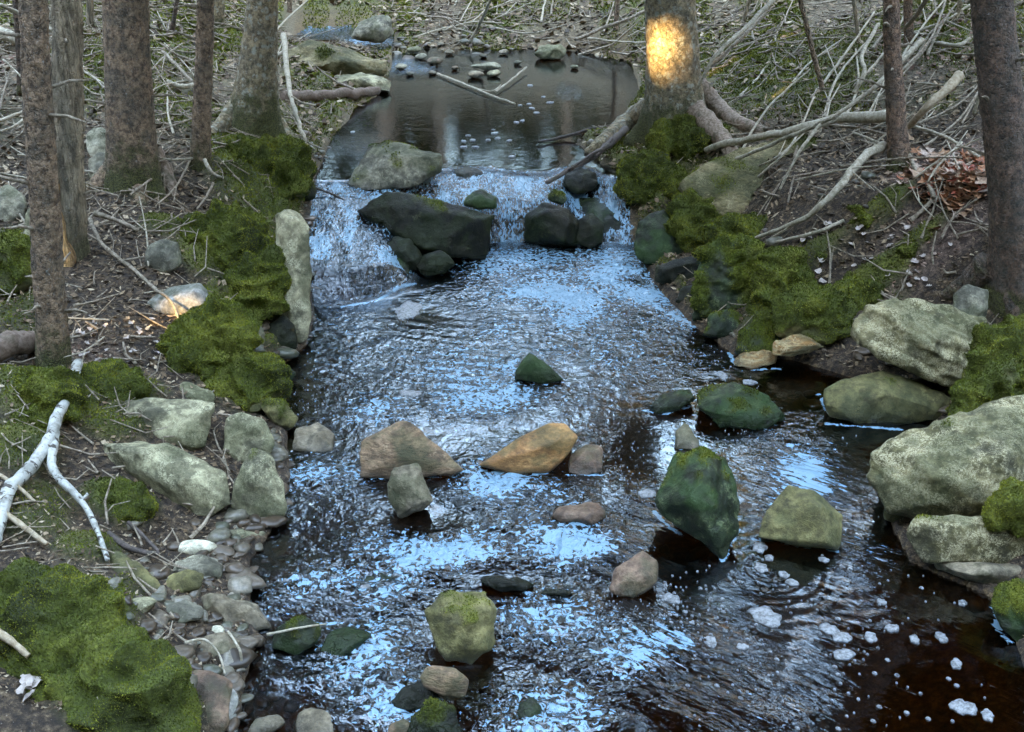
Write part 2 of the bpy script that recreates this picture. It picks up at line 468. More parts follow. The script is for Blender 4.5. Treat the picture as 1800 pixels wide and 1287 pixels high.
M['logm'] = twig_mat('brown log', (.12, .075, .05), (.24, .17, .13), .3)

def birch_fn(t, pos, rpi):
    c = t.mix(t.smooth(t.noise(pos, 22.0, 5, .7), .35, .6), (.22, .22, .19), (.46, .47, .43))
    m = t.n('ShaderNodeMapping', {'Vector': pos, 'Rotation': (0, 0, .9), 'Scale': (26, 42, 26)}).outputs[0]
    c = t.mix(t.smooth(t.noise(m, 1.0, 3), .56, .62), c, (.06, .05, .04))
    b_ = t.n('ShaderNodeBump', {'Strength': .6, 'Distance': .005, 'Height': t.noise(pos, 70.0, 3)})
    p = t.n('ShaderNodeBsdfPrincipled', {'Base Color': c, 'Roughness': .7, 'Normal': b_.outputs[0]})
    t.t.links.new(p.outputs[0], t.out.inputs[0])
M['birch'] = simple_mat('birch bark', birch_fn)

def bark_mat(name, a0, b0, c_spot, spot=.3, mossy=1.0, vscale=1.0):
    def fn(t, pos, rpi):
        m = t.n('ShaderNodeMapping', {'Vector': pos, 'Scale': (1, 1, vscale)}).outputs[0]
        n1 = t.noise(m, 38.0, 6, .75); n2 = t.noise(m, 9.0, 4); n3 = t.noise(pos, 150.0, 3)
        pl = t.n('ShaderNodeTexVoronoi', {'Vector': t.n('ShaderNodeVectorMath', {0: m, 1: t.n('ShaderNodeVectorMath', {0: t.n('ShaderNodeTexNoise', {'Vector': pos, 'Scale': 40.0}).outputs[1], 'Scale': .03}, operation='SCALE').outputs[0]}, operation='ADD').outputs[0], 'Scale': 55.0}, feature='DISTANCE_TO_EDGE').outputs[0]
        a, b = tuple(v * 1.05 * w_ for v, w_ in zip(a0, (1.1, 1.0, .86))), tuple(v * 1.9 * w_ for v, w_ in zip(b0, (1.1, 1.0, .86)))
        c = t.mix(t.smooth(n1, .36, .62), a, b)
        c = t.mix(t.smooth(n2, .4, .65), c, t.mix(.5, c, (.05, .06, .05)))
        c = t.mix(t.math('MULTIPLY', t.smooth(pl, .10, .0), .28), c, (.02, .016, .013))
        vor = t.n('ShaderNodeTexVoronoi', {'Vector': pos, 'Scale': 26.0})
        sp = t.math('MULTIPLY', t.smooth(t.noise(pos, 20.0, 5, .8), .66 - spot * .2, .72 - spot * .2), t.smooth(vor.outputs[0], .55, .3))
        c = t.mix(sp, c, c_spot)
        c = t.mix(t.math('MULTIPLY', t.smooth(n3, .55, .7), .4), c, c_spot)
        ms = t.math('MULTIPLY', t.smooth(t.math('ADD', t.attr('moss'), t.math('SUBTRACT', t.noise(pos, 16.0, 4), .5)), .35, .75), mossy, clamp=True)
        c = t.mix(ms, c, t.mix(t.smooth(n3, .4, .6), (.035, .035, .012), (.10, .105, .03)))
        b_ = t.n('ShaderNodeBump', {'Strength': .9, 'Distance': .012, 'Height': t.math('ADD', t.math('ADD', n1, t.math('MULTIPLY', n3, .3)), t.math('MULTIPLY', t.smooth(pl, .0, .15), .5))})
        p = t.n('ShaderNodeBsdfPrincipled', {'Base Color': c, 'Roughness': .85, 'Normal': b_.outputs[0]})
        t.t.links.new(p.outputs[0], t.out.inputs[0])
    return simple_mat(name, fn)
M['spruce'] = bark_mat('spruce bark', (.075, .050, .036), (.205, .150, .112), (.34, .34, .31), .25)
M['sprucered'] = bark_mat('reddish spruce bark', (.07, .045, .035), (.18, .115, .085), (.30, .28, .24), .15)
M['sprucedark'] = bark_mat('dark spruce bark', (.035, .026, .024), (.105, .072, .058), (.22, .22, .22), .2)
M['lichenbark'] = bark_mat('lichened bark', (.11, .09, .06), (.25, .21, .15), (.40, .40, .33), .9)
M['deadbark'] = bark_mat('weathered dead wood', (.12, .10, .075), (.25, .215, .17), (.34, .31, .26), .2, .6, .12)
M['split'] = bark_mat('orange split wood', (.26, .14, .06), (.46, .28, .13), (.5, .38, .22), .2, .2, .10)

def needle_fn(t, pos, rpi):
    c = t.mix(rpi, (.010, .020, .008), (.030, .050, .018))
    p = t.n('ShaderNodeBsdfDiffuse', {'Color': c})
    t.t.links.new(p.outputs[0], t.out.inputs[0])
M['needle'] = simple_mat('evergreen foliage', needle_fn)

def ground_fn(t, pos, rpi):
    n1 = t.noise(pos, 3.0, 5); n2 = t.noise(pos, 40.0, 6, .75); n3 = t.noise(pos, 130.0, 4, .7)
    c = t.ramp(n2, [(.34, (.006, .004, .003)), (.48, (.030, .019, .011)), (.60, (.11, .073, .042)), (.74, (.34, .25, .155))])
    c = t.mix(t.smooth(n3, .62, .72), c, (.30, .26, .22))
    c = t.mix(t.math('MULTIPLY', t.attr('pink'), .5), c, t.mix(t.smooth(n2, .4, .65), (.10, .06, .05), (.34, .23, .19)))
    far = t.attr('far')
    c = t.mix(far, c, t.mix(t.smooth(n2, .38, .62), (.045, .034, .018), (.19, .145, .085)))
    c = t.mix(t.attr('moss'), c, moss_colour(t, pos))
    bed = t.ramp(n2, [(.3, (.012, .006, .002)), (.5, (.085, .046, .015)), (.7, (.24, .145, .05))])
    c = t.mix(t.attr('bed'), c, bed)
    b_ = t.n('ShaderNodeBump', {'Strength': .8, 'Distance': .015, 'Height': t.math('ADD', n2, t.math('MULTIPLY', n3, .4))})
    p = t.n('ShaderNodeBsdfPrincipled', {'Base Color': c, 'Roughness': .85, 'Normal': b_.outputs[0]})
    t.t.links.new(p.outputs[0], t.out.inputs[0])
M['ground'] = simple_mat('forest soil', ground_fn)

def water_mat():
    t = NT('stream water')
    fl = t.n('ShaderNodeAttribute', attribute_name='flow').outputs['Vector']
    rip = t.attr('ripple'); foam = t.attr('foam')
    fl2 = t.n('ShaderNodeAttribute', attribute_name='flow2').outputs['Vector']; mf = t.attr('mixf')
    def nz(scale, det, ro, di):
        o = [t.n('ShaderNodeTexNoise', {'Vector': f_, 'Scale': scale, 'Detail': det, 'Roughness': ro, 'Distortion': di}).outputs[0] for f_ in (fl, fl2)]
        return t.math('ADD', t.math('MULTIPLY', o[0], t.math('SUBTRACT', 1.0, mf)), t.math('MULTIPLY', o[1], mf))
    n1 = nz(18.0, 3.0, .55, .6)
    n2 = nz(48.0, 2.0, .5, .3)
    hgt = t.math('MULTIPLY', t.math('ADD', t.math('MULTIPLY', n1, 1.0), t.math('MULTIPLY', n2, .38)), rip)
    b_ = t.n('ShaderNodeBump', {'Strength': 1.0, 'Distance': .030, 'Height': hgt})
    fr = t.n('ShaderNodeFresnel', {'IOR': 2.0, 'Normal': b_.outputs[0]})
    gl = t.n('ShaderNodeBsdfGlossy', {'Color': (.78, .91, 1, 1), 'Roughness': .07, 'Normal': b_.outputs[0]})
    tr = t.n('ShaderNodeBsdfTransparent', {'Color': (.42, .25, .12, 1)})
    mx = t.n('ShaderNodeMixShader', {0: t.math('MULTIPLY', fr.outputs[0], 1.0, clamp=True), 1: tr.outputs[0], 2: gl.outputs[0]})
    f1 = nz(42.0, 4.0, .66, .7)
    foam_glint = t.smooth(t.math('ADD', t.math('MULTIPLY', foam, .42), f1), .70, .765)  # mask carries real foam and painted sky glints
    foam_glint = t.math('MULTIPLY', foam_glint, t.smooth(foam, .02, .15))
    foam_glint_bsdf = t.n('ShaderNodeBsdfPrincipled', {'Base Color': (.20, .38, .50, 1), 'Roughness': .25, 'Normal': b_.outputs[0]})  # pale blue for foam, also painted as sky reflected in ripples
    m2 = t.n('ShaderNodeMixShader', {0: t.math('MULTIPLY', foam_glint, .85), 1: mx.outputs[0], 2: foam_glint_bsdf.outputs[0]})
    t.t.links.new(m2.outputs[0], t.out.inputs[0])
    return t.m
M['water'] = water_mat()

def foam_fn(t, pos, rpi):
    c = t.ramp(t.noise(pos, 90.0, 5, .7), [(.38, (.07, .075, .075)), (.58, (.27, .29, .30))])
    b_ = t.n('ShaderNodeBump', {'Strength': .2, 'Distance': .002, 'Height': t.noise(pos, 220.0, 2)})
    p = t.n('ShaderNodeBsdfPrincipled', {'Base Color': c, 'Roughness': .5, 'Normal': b_.outputs[0]})
    t.t.links.new(p.outputs[0], t.out.inputs[0])
M['foam'] = simple_mat('foam', foam_fn)

# ------------------------------------------------------------------ ground
NU, NY = 560, 700
u_in = np.linspace(-.56, .56, NU - 80)
u_out = .56 + np.cumsum(.0021 * 1.19 ** np.arange(1, 41))
U = np.concatenate([-u_out[::-1], u_in, u_out])
yy = [-2.0]
while len(yy) < NY - 20:
    yy.append(yy[-1] + 0.00345 * max(.8, yy[-1] + .6) * (2.0 if yy[-1] < 1.2 else 1.0) * (1.0 if yy[-1] < 9 else 1.12) * 1.32)
ytop = yy[-1]
Y = np.array([-40, -25, -16, -10, -6, -4, -3] + yy + list(ytop + np.cumsum(.3 * 1.30 ** np.arange(1, 18))))
S = np.maximum(Y, 0) + 3
X = (S[:, None] * U[None]).ravel(); YY = np.repeat(Y, len(U))
hb = bank_h(X, YY)
rr = np.hypot(X, YY - 6)
hb = np.where(rr > 12, hb * np.exp(-(rr - 12) / 10) + (1 - np.exp(-(rr - 12) / 10)) * (1.0 + .06 * (rr - 8) + 4.6 * sstep(12.5, 22, rr)), hb)
sd = shore_sd(X, YY)
wh = water_h(X, YY)
H = compose(hb, sd, wh, X, YY)
mo = mask(X, YY, MOSS)
ba = mask(X, YY, BARE)
P2 = np.stack([X, YY, np.zeros_like(X)], 1)
farm = sstep(5.5, 9, np.hypot(X * .8, YY))
auto = sstep(-.14, .10, fbm(P2 * 1.8, 4, 11)) * farm * .95
nearshore = sstep(-.45, -.15, sd) * sstep(-.02, -.08, sd) * sstep(3.6, 4.6, YY) * sstep(-.25, .0, fbm(P2 * 3, 3, 12)) * .9 * (X < .9)
auto = np.maximum(auto * (YY < 15.5), nearshore)
mo = np.clip(np.maximum(mo, auto) * (1 - ba), 0, 1) * sstep(-0.0, -0.06, sd)
pk = mask(X, YY, PINK)
fine = fbm(P2 * 9, 4, 2)
lump = fbm(P2 * 2.6, 3, 3)
cush = 1 - np.abs(noise(P2 * 9, 8))
land = sstep(0.02, -0.12, sd)
big = np.clip(rr / 8, .6, 2)
H = H + land * (.035 * lump * big + .012 * fine) + mo * (.05 * ((1 - np.abs(noise(P2 * 5.5, 18))) ** 2) * .8 + .018 * (cush ** 2)) - (1 - land) * 0 + (1 - land) * .012 * fine
H = np.where(YY > 7.5, H + land * .05 * np.clip(fbm(P2 * 5, 3, 33), 0, 1), H)
GV = np.stack([X, YY, H], 1)
GF = grid_faces(len(Y), len(U))
bed = sstep(-0.002, 0.012, wh - H) * (sd > -.25)
ground = mesh_from('ground', GV, GF, M['ground'], attrs={'moss': mo, 'pink': pk, 'far': farm, 'bed': bed})
tag(ground, kind='structure')
# fine heights for setting things down
FX = np.linspace(-5, 6, 551); FY = np.linspace(1.2, 16, 741)

def Hf(x, y):
    """true ground height by bilinear lookup in the ground sheet"""
    x = np.atleast_1d(x); y = np.atleast_1d(y)
    j = np.clip(np.searchsorted(Y, y) - 1, 0, len(Y) - 2)
    v = (y - Y[j]) / (Y[j + 1] - Y[j])
    u = x / (np.maximum(y, 0) + 3)
    i = np.clip(np.searchsorted(U, u) - 1, 0, len(U) - 2)
    w = (u - U[i]) / (U[i + 1] - U[i])
    G = H.reshape(len(Y), len(U))
    return G[j, i] * (1 - w) * (1 - v) + G[j, i + 1] * w * (1 - v) + G[j + 1, i] * (1 - w) * v + G[j + 1, i + 1] * w * v

# ------------------------------------------------------------------ water
WU = np.linspace(-.24, .30, 500)
wy = [1.9]
while wy[-1] < 16.5:
    wy.append(wy[-1] + 0.0026 * (wy[-1] + .8) * (.75 if 5.2 < wy[-1] < 7.0 else 1.0) * (1 if wy[-1] < 7.2 else 2.0))
WY = np.array(wy)
WS = WY + 3
WX = (WS[:, None] * WU[None]).ravel(); WYY = np.repeat(WY, len(WU))
wz = water_h(WX, WYY)
wsd = shore_sd(WX, WYY)

def blob(lst, x, y, z=0.0):
    m = np.zeros(len(x))
    for (cx, cy, rx, ry, s) in lst:
        a = at_z(cx, cy, z); b = at_z(cx, cy - ry, z); c = at_z(cx, cy + ry, z)
        r2 = ((x - a[0]) / (rx / FPX * ((a - CAM) @ FW))) ** 2 + ((y - (b[1] + c[1]) / 2) / (abs(b[1] - c[1]) / 2)) ** 2
        m = np.maximum(m, s * np.exp(-r2 * .9))
    return m

def seglines(lst, x, y, z=0.0):
    m = np.zeros(len(x))
    for (w, *pts) in lst:
        W = [at_z(a, b, z)[:2] for a, b in pts]
        for a, b in zip(W[:-1], W[1:]):
            d = b - a
            t = np.clip(((x - a[0]) * d[0] + (y - a[1]) * d[1]) / (d @ d), 0, 1)
            m = np.maximum(m, np.exp(-(np.hypot(x - a[0] - t * d[0], (y - a[1] - t * d[1])) / w) ** 2))
    return m
low = (WYY < 6.4).astype(float)
RAP = [(960, 460, 170, 40, 1), (1090, 500, 120, 60, .95), (950, 540, 170, 60, .95), (1000, 640, 170, 50, .75), (1100, 600, 110, 60, .6),
       (880, 700, 160, 40, .75), (660, 720, 90, 30, .7), (900, 880, 120, 90, .95), (560, 860, 90, 70, .85), (760, 960, 150, 70, .9),
       (620, 1040, 120, 60, .8), (1010, 950, 110, 60, .7), (640, 1160, 110, 70, .9), (960, 1100, 130, 70, .7), (1080, 1160, 160, 90, .7), (980, 1250, 120, 60, 1),
       (1250, 1230, 150, 60, .55), (1200, 1120, 90, 60, .6), (1430, 830, 90, 60, .6), (1330, 760, 60, 40, .4), (1120, 870, 60, 40, .5), (700, 600, 120, 50, .35), (600, 600, 80, 50, .4),
       (1170, 540, 90, 40, .6), (1530, 980, 60, 50, .5), (680, 1230, 100, 50, .8), (1400, 900, 60, 60, .5), (780, 640, 120, 60, .4)]
rip = blob(RAP, WX, WYY) * low
patch = fbm(np.stack([WX * 2.2, WYY * 2.2, WX * 0], 1), 3, 71)
rip = np.clip(rip * (1.0 + 1.7 * patch) + .05 * low, 0.02, 1.3)
casc = sstep(.316, .302, wz) * sstep(.0, .02, wz) * (WYY < 8)
calm = np.clip(blob([(745, 560, 80, 26, 1), (1135, 800, 70, 55, 1), (765, 905, 70, 40, 1), (1400, 1060, 180, 70, .9), (1500, 690, 100, 30, 1), (1560, 1150, 160, 90, .8), (610, 520, 70, 20, .8), (1230, 1200, 80, 40, .7), (1270, 960, 40, 60, .8), (560, 1080, 60, 30, .5), (860, 1010, 60, 20, .8)], WX, WYY), 0, 1) * low
rip = rip * (1 - .9 * calm)
rip = np.maximum(rip, casc * np.where(WX < -.5, .45, .7))
upr = blob([(720, 120, 60, 12, .6), (1000, 160, 20, 14, .25), (560, 40, 90, 18, .9), (620, 255, 40, 14, .25)], WX, WYY, .32) * (WYY > 6.8)
upr2 = blob([(555, 28, 110, 30, 1), (640, 62, 60, 14, .9), (700, 100, 40, 12, .7)], WX, WYY, .40) * (WYY > 9)
upr = np.maximum(upr, upr2)
rip = np.maximum(rip, upr) + .012
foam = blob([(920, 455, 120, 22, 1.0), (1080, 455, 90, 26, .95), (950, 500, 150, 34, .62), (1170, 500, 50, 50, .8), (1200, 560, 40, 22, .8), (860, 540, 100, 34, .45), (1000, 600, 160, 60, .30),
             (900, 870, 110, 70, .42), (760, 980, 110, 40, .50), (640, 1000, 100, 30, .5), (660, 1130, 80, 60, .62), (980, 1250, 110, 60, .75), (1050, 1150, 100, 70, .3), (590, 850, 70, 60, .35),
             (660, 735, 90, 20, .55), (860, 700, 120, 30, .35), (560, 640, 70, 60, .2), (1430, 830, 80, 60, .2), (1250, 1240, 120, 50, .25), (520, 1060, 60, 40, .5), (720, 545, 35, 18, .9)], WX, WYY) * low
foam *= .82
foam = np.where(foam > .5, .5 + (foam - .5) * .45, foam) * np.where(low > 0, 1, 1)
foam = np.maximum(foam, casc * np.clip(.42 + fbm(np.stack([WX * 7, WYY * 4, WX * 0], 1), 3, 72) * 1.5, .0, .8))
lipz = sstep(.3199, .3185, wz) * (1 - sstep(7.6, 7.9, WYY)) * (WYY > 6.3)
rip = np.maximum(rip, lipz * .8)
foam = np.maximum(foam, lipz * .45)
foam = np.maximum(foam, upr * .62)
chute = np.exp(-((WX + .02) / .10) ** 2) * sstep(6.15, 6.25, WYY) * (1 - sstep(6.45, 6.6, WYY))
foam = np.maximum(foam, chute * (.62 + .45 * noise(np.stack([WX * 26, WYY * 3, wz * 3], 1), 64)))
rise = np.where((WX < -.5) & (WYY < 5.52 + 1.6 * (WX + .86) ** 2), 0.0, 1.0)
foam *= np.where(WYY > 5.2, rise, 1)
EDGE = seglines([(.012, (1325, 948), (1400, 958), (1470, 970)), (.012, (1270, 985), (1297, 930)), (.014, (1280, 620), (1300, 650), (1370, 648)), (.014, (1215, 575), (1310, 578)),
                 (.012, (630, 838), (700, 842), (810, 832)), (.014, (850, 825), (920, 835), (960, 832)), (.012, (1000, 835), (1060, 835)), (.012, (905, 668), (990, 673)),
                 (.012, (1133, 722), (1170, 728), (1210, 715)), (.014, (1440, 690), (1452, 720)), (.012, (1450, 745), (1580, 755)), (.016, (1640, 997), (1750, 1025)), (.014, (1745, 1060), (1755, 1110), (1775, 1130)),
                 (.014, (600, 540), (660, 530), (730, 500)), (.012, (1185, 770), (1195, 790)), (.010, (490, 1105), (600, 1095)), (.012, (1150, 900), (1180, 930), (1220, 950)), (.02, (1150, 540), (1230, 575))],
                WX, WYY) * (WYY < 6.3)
foam = np.maximum(foam, rip * low * (.62 + .25 * patch))  # ripple zones get the foam colour in place of sky glints
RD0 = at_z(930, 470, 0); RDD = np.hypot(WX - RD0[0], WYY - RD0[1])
foam = foam + .22 * np.sin(RDD * 78 + 4 * patch) * blob([(690, 640, 170, 80, 1), (600, 580, 90, 50, .8)], WX, WYY) * low  # glints along the spreading rings, painted through the foam mask
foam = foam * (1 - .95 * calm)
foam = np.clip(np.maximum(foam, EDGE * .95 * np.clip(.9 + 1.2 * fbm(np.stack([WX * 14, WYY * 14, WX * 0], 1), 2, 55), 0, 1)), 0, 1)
# flow coordinates: stretched along the current
ang = np.interp(WYY, [2, 3.2, 4.2, 6, 8], [-.55, -.35, .0, .0, .0]) * sstep(-.2, .8, WX) + .25 * sstep(.2, -.6, WX) * (WYY < 4.5)
warp = fbm(np.stack([WX * 1.5, WYY * 1.5, WX * 0], 1), 2, 77)
ca, sa = np.cos(ang + warp * .5), np.sin(ang + warp * .5)
al = (WX * -sa + WYY * ca); ac = (WX * ca + WYY * sa)
stretch = np.interp(WYY, [2, 3.4, 4.2, 8], [.55, .7, 1.25, 1.3]) * np.ones_like(WX)
flow = np.stack([WX * 1.0 + .06 * warp, WYY * 1.0 + .06 * warp, wz * 1.5], 1)
# right-hand lower run is streaked diagonally
k = sstep(0.15, .7, WX) * (WYY < 4.0)
dx, dy = .80, -.60
along = WX * dx + WYY * dy; across = -WX * dy + WYY * dx
F2 = np.stack([along * .32, across * 1.15, wz], 1)
k2 = sstep(.15, .5, WX) * sstep(4.0, 3.4, WYY) * .85
flow2 = F2
kk = casc[:, None]
flow = flow * (1 - kk) + np.stack([WX * 2.0, WYY * .8, wz * .8], 1) * kk
def wv(f): return noise(f * np.array([9, 12, 9]), 91), noise(f * np.array([19, 27, 19]), 92), noise(f * np.array([40, 55, 40]), 93)
wa, wb_ = wv(flow), wv(flow2)
w1, w2, w3 = [a_ * (1 - k2) + b_ * k2 for a_, b_ in zip(wa, wb_)]
disp = rip * (.012 * w1 + .0075 * (1 - 2 * np.abs(w2)) + .0035 * w3)
# rings spreading left of the plunge
cxr = at_z(930, 470, 0)
rd = np.hypot(WX - cxr[0], (WYY - cxr[1]))
ring = blob([(680, 640, 150, 70, 1), (600, 580, 90, 50, .8)], WX, WYY)
disp = disp + ring * .0034 * np.sin(rd * 85 + 9 * warp) * (.6 + patch) * low
for (rx_, ry_) in [(1130, 850), (1480, 1000), (1350, 1000)]:
    c0 = at_z(rx_, ry_, 0); r0 = np.hypot(WX - c0[0], WYY - c0[1])
    disp = disp + .0005 * np.sin(r0 * 110 + 3 * patch) * np.exp(-r0 * 5)
wz2 = wz + disp + casc * .005 * noise(np.stack([WX * 14, WYY * 8, wz * 6], 1), 95)
Wf = grid_faces(len(WY), len(WU))
hg = Hc(WX, WYY)
keep = ((hg < wz + .05) & (wsd > -.2))[Wf].any(axis=1)
Wf = Wf[keep]
used = np.unique(Wf); remap = np.zeros(len(WX), np.int64); remap[used] = np.arange(len(used))
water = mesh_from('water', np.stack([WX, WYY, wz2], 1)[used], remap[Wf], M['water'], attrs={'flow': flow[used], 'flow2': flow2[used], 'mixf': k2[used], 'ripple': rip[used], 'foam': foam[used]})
tag(water, kind='structure')

# ------------------------------------------------------------------ moss blades
def scatter_blades(V, F, m, per=1.35, hmul=1.45, cap=60000, keepf=None):
    a, b, c = V[F[:, 0]], V[F[:, 1]], V[F[:, 2]]
    cr = np.cross(b - a, c - a)
    if F.shape[1] == 4:
        cr = np.cross(c - a, V[F[:, 3]] - b)
    ar = np.linalg.norm(cr, axis=1) / 2
    nn = cr / (2 * ar[:, None] + 1e-12)
    cen = V[F].mean(1)
    to = CAM - cen; dist = np.linalg.norm(to, axis=1); to = to / dist[:, None]
    fm = m[F].mean(1)
    s = np.maximum(dist, 1.8) / 1098 * per
    dens = ar / s ** 2 * np.clip(fm * 1.3 - .2, 0, 1) * ((nn * to).sum(1) > -.15)
    xs = np.abs(cen[:, 0] / np.maximum(cen[:, 1], .5))
    dens = dens * (xs < .62) * (cen[:, 1] > 1.6)
    tot = dens.sum()
    if tot < 20: return None
    if tot > cap: dens *= cap / tot
    cnt = np.floor(dens + rng.random(len(dens))).astype(int)
    idx = np.repeat(np.arange(len(F)), cnt)
    if len(idx) == 0: return None
    r1, r2 = rng.random(len(idx)), rng.random(len(idx))
    sw = r1 + r2 > 1; r1[sw] = 1 - r1[sw]; r2[sw] = 1 - r2[sw]
    A, B, C = a[idx], b[idx], c[idx]
    if F.shape[1] == 4:
        D = V[F[:, 3]][idx]; half = rng.random(len(idx)) < .5
        B = np.where(half[:, None], B, D)
    p = A + (B - A) * r1[:, None] + (C - A) * r2[:, None]
    n = nn[idx]; sz = s[idx] * rng.uniform(.7, 1.4, len(idx))
    d = n * .8 + np.array([0, 0, .5]) + rng.normal(0, .45, (len(idx), 3)); d /= np.linalg.norm(d, axis=1)[:, None]
    r = rng.normal(0, 1, (len(idx), 3)); r -= (r * d).sum(1)[:, None] * d; r /= np.linalg.norm(r, axis=1)[:, None]
    w = (sz * .55)[:, None]; h = (sz * hmul)[:, None]
    p = p - n * .3 * h * .3
    VV = np.stack([p - r * w, p + r * w, p + d * h], 1).reshape(-1, 3)
    return VV, np.arange(len(VV)).reshape(-1, 3)

fm = mo[GF].mean(1)
sel = GF[(fm > .25) & (YY[GF[:, 0]] > 1.6) & (YY[GF[:, 0]] < 13)]
res = scatter_blades(GV, sel, mo, per=1.3, cap=230000)
o = mesh_from('moss', res[0], res[1], M['tuft'], smooth=False)
tag(o, 'green moss growing over the soil of both banks', 'moss', kind='stuff')

# ------------------------------------------------------------------ rocks
def overwater(V):
    return V[:, 2] - water_h(V[:, 0], V[:, 1])

PENDING = []
def rock(name, label, cat, outline, mat='grey', zb=None, tilt=50, ridge=None, thick=None, rough=.03, moss=-1.0, rnd=2, clip=True, strata=0.0, cush=0.0, group=None, seed=None):
    PENDING.append(dict(name=name, label=label, cat=cat, ol=outline, mat=mat, zb=zb, tilt=tilt, ridge=ridge, thick=thick,
                        rough=rough, moss=moss, rnd=rnd, clip=clip, strata=strata, cush=cush, group=group, seed=seed or len(PENDING) + 1))

def rock_points(r):
    ol = r['ol']
    by = max(p[1] for p in ol)
    bx = np.mean([p[0] for p in ol if p[1] > by - 14])
    base = at_z(bx, by, r['zb']) if r['zb'] is not None else hit(bx, by, -.01)
    a = math.radians(r['tilt'])
    v = np.array([0, math.cos(a), math.sin(a)]); nrm = np.cross(RT, v); nrm = nrm / np.linalg.norm(nrm)
    if nrm[2] < 0 and r['tilt'] < 90: nrm = -nrm
    if nrm @ (CAM - base) < 0: nrm = -nrm
    def onp(px, py, h=0.0):
        d = ray(px, py); o = base + nrm * h
        return CAM + d * (((o - CAM) @ nrm) / (d @ nrm))
    P = np.array([onp(*p) for p in ol])
    cx, cy = np.mean([p[0] for p in ol]), np.mean([p[1] for p in ol])
    c = P.mean(0)
    wd = P[:, 0].max() - P[:, 0].min()
    size = max(wd, np.linalg.norm(P.max(0) - P.min(0)) * .6)
    th = r['thick'] if r['thick'] is not None else .45 * size
    rg = r['ridge']
    rs = random.Random(r['seed'])
    if rg is None:
        wpx = max(p[0] for p in ol) - min(p[0] for p in ol); hpx = by - min(p[1] for p in ol)
        rg = [(cx + rs.uniform(-.2, .2) * wpx, cy + rs.uniform(-.25, .05) * hpx, .18 * size),
              (cx + rs.uniform(-.3, .3) * wpx, cy + rs.uniform(0, .2) * hpx, .13 * size)]
    R = [onp(a_, b_, h_) for (a_, b_, h_) in rg]
    back = []
    for p in P:
        d = (p - CAM); d = d / np.linalg.norm(d)
        q = c + (p - c) * .8 + d * th
        q[2] -= th * .1
        back.append(q)
    return np.vstack([P, np.array(R).reshape(-1, 3), np.array(back)]), base, size

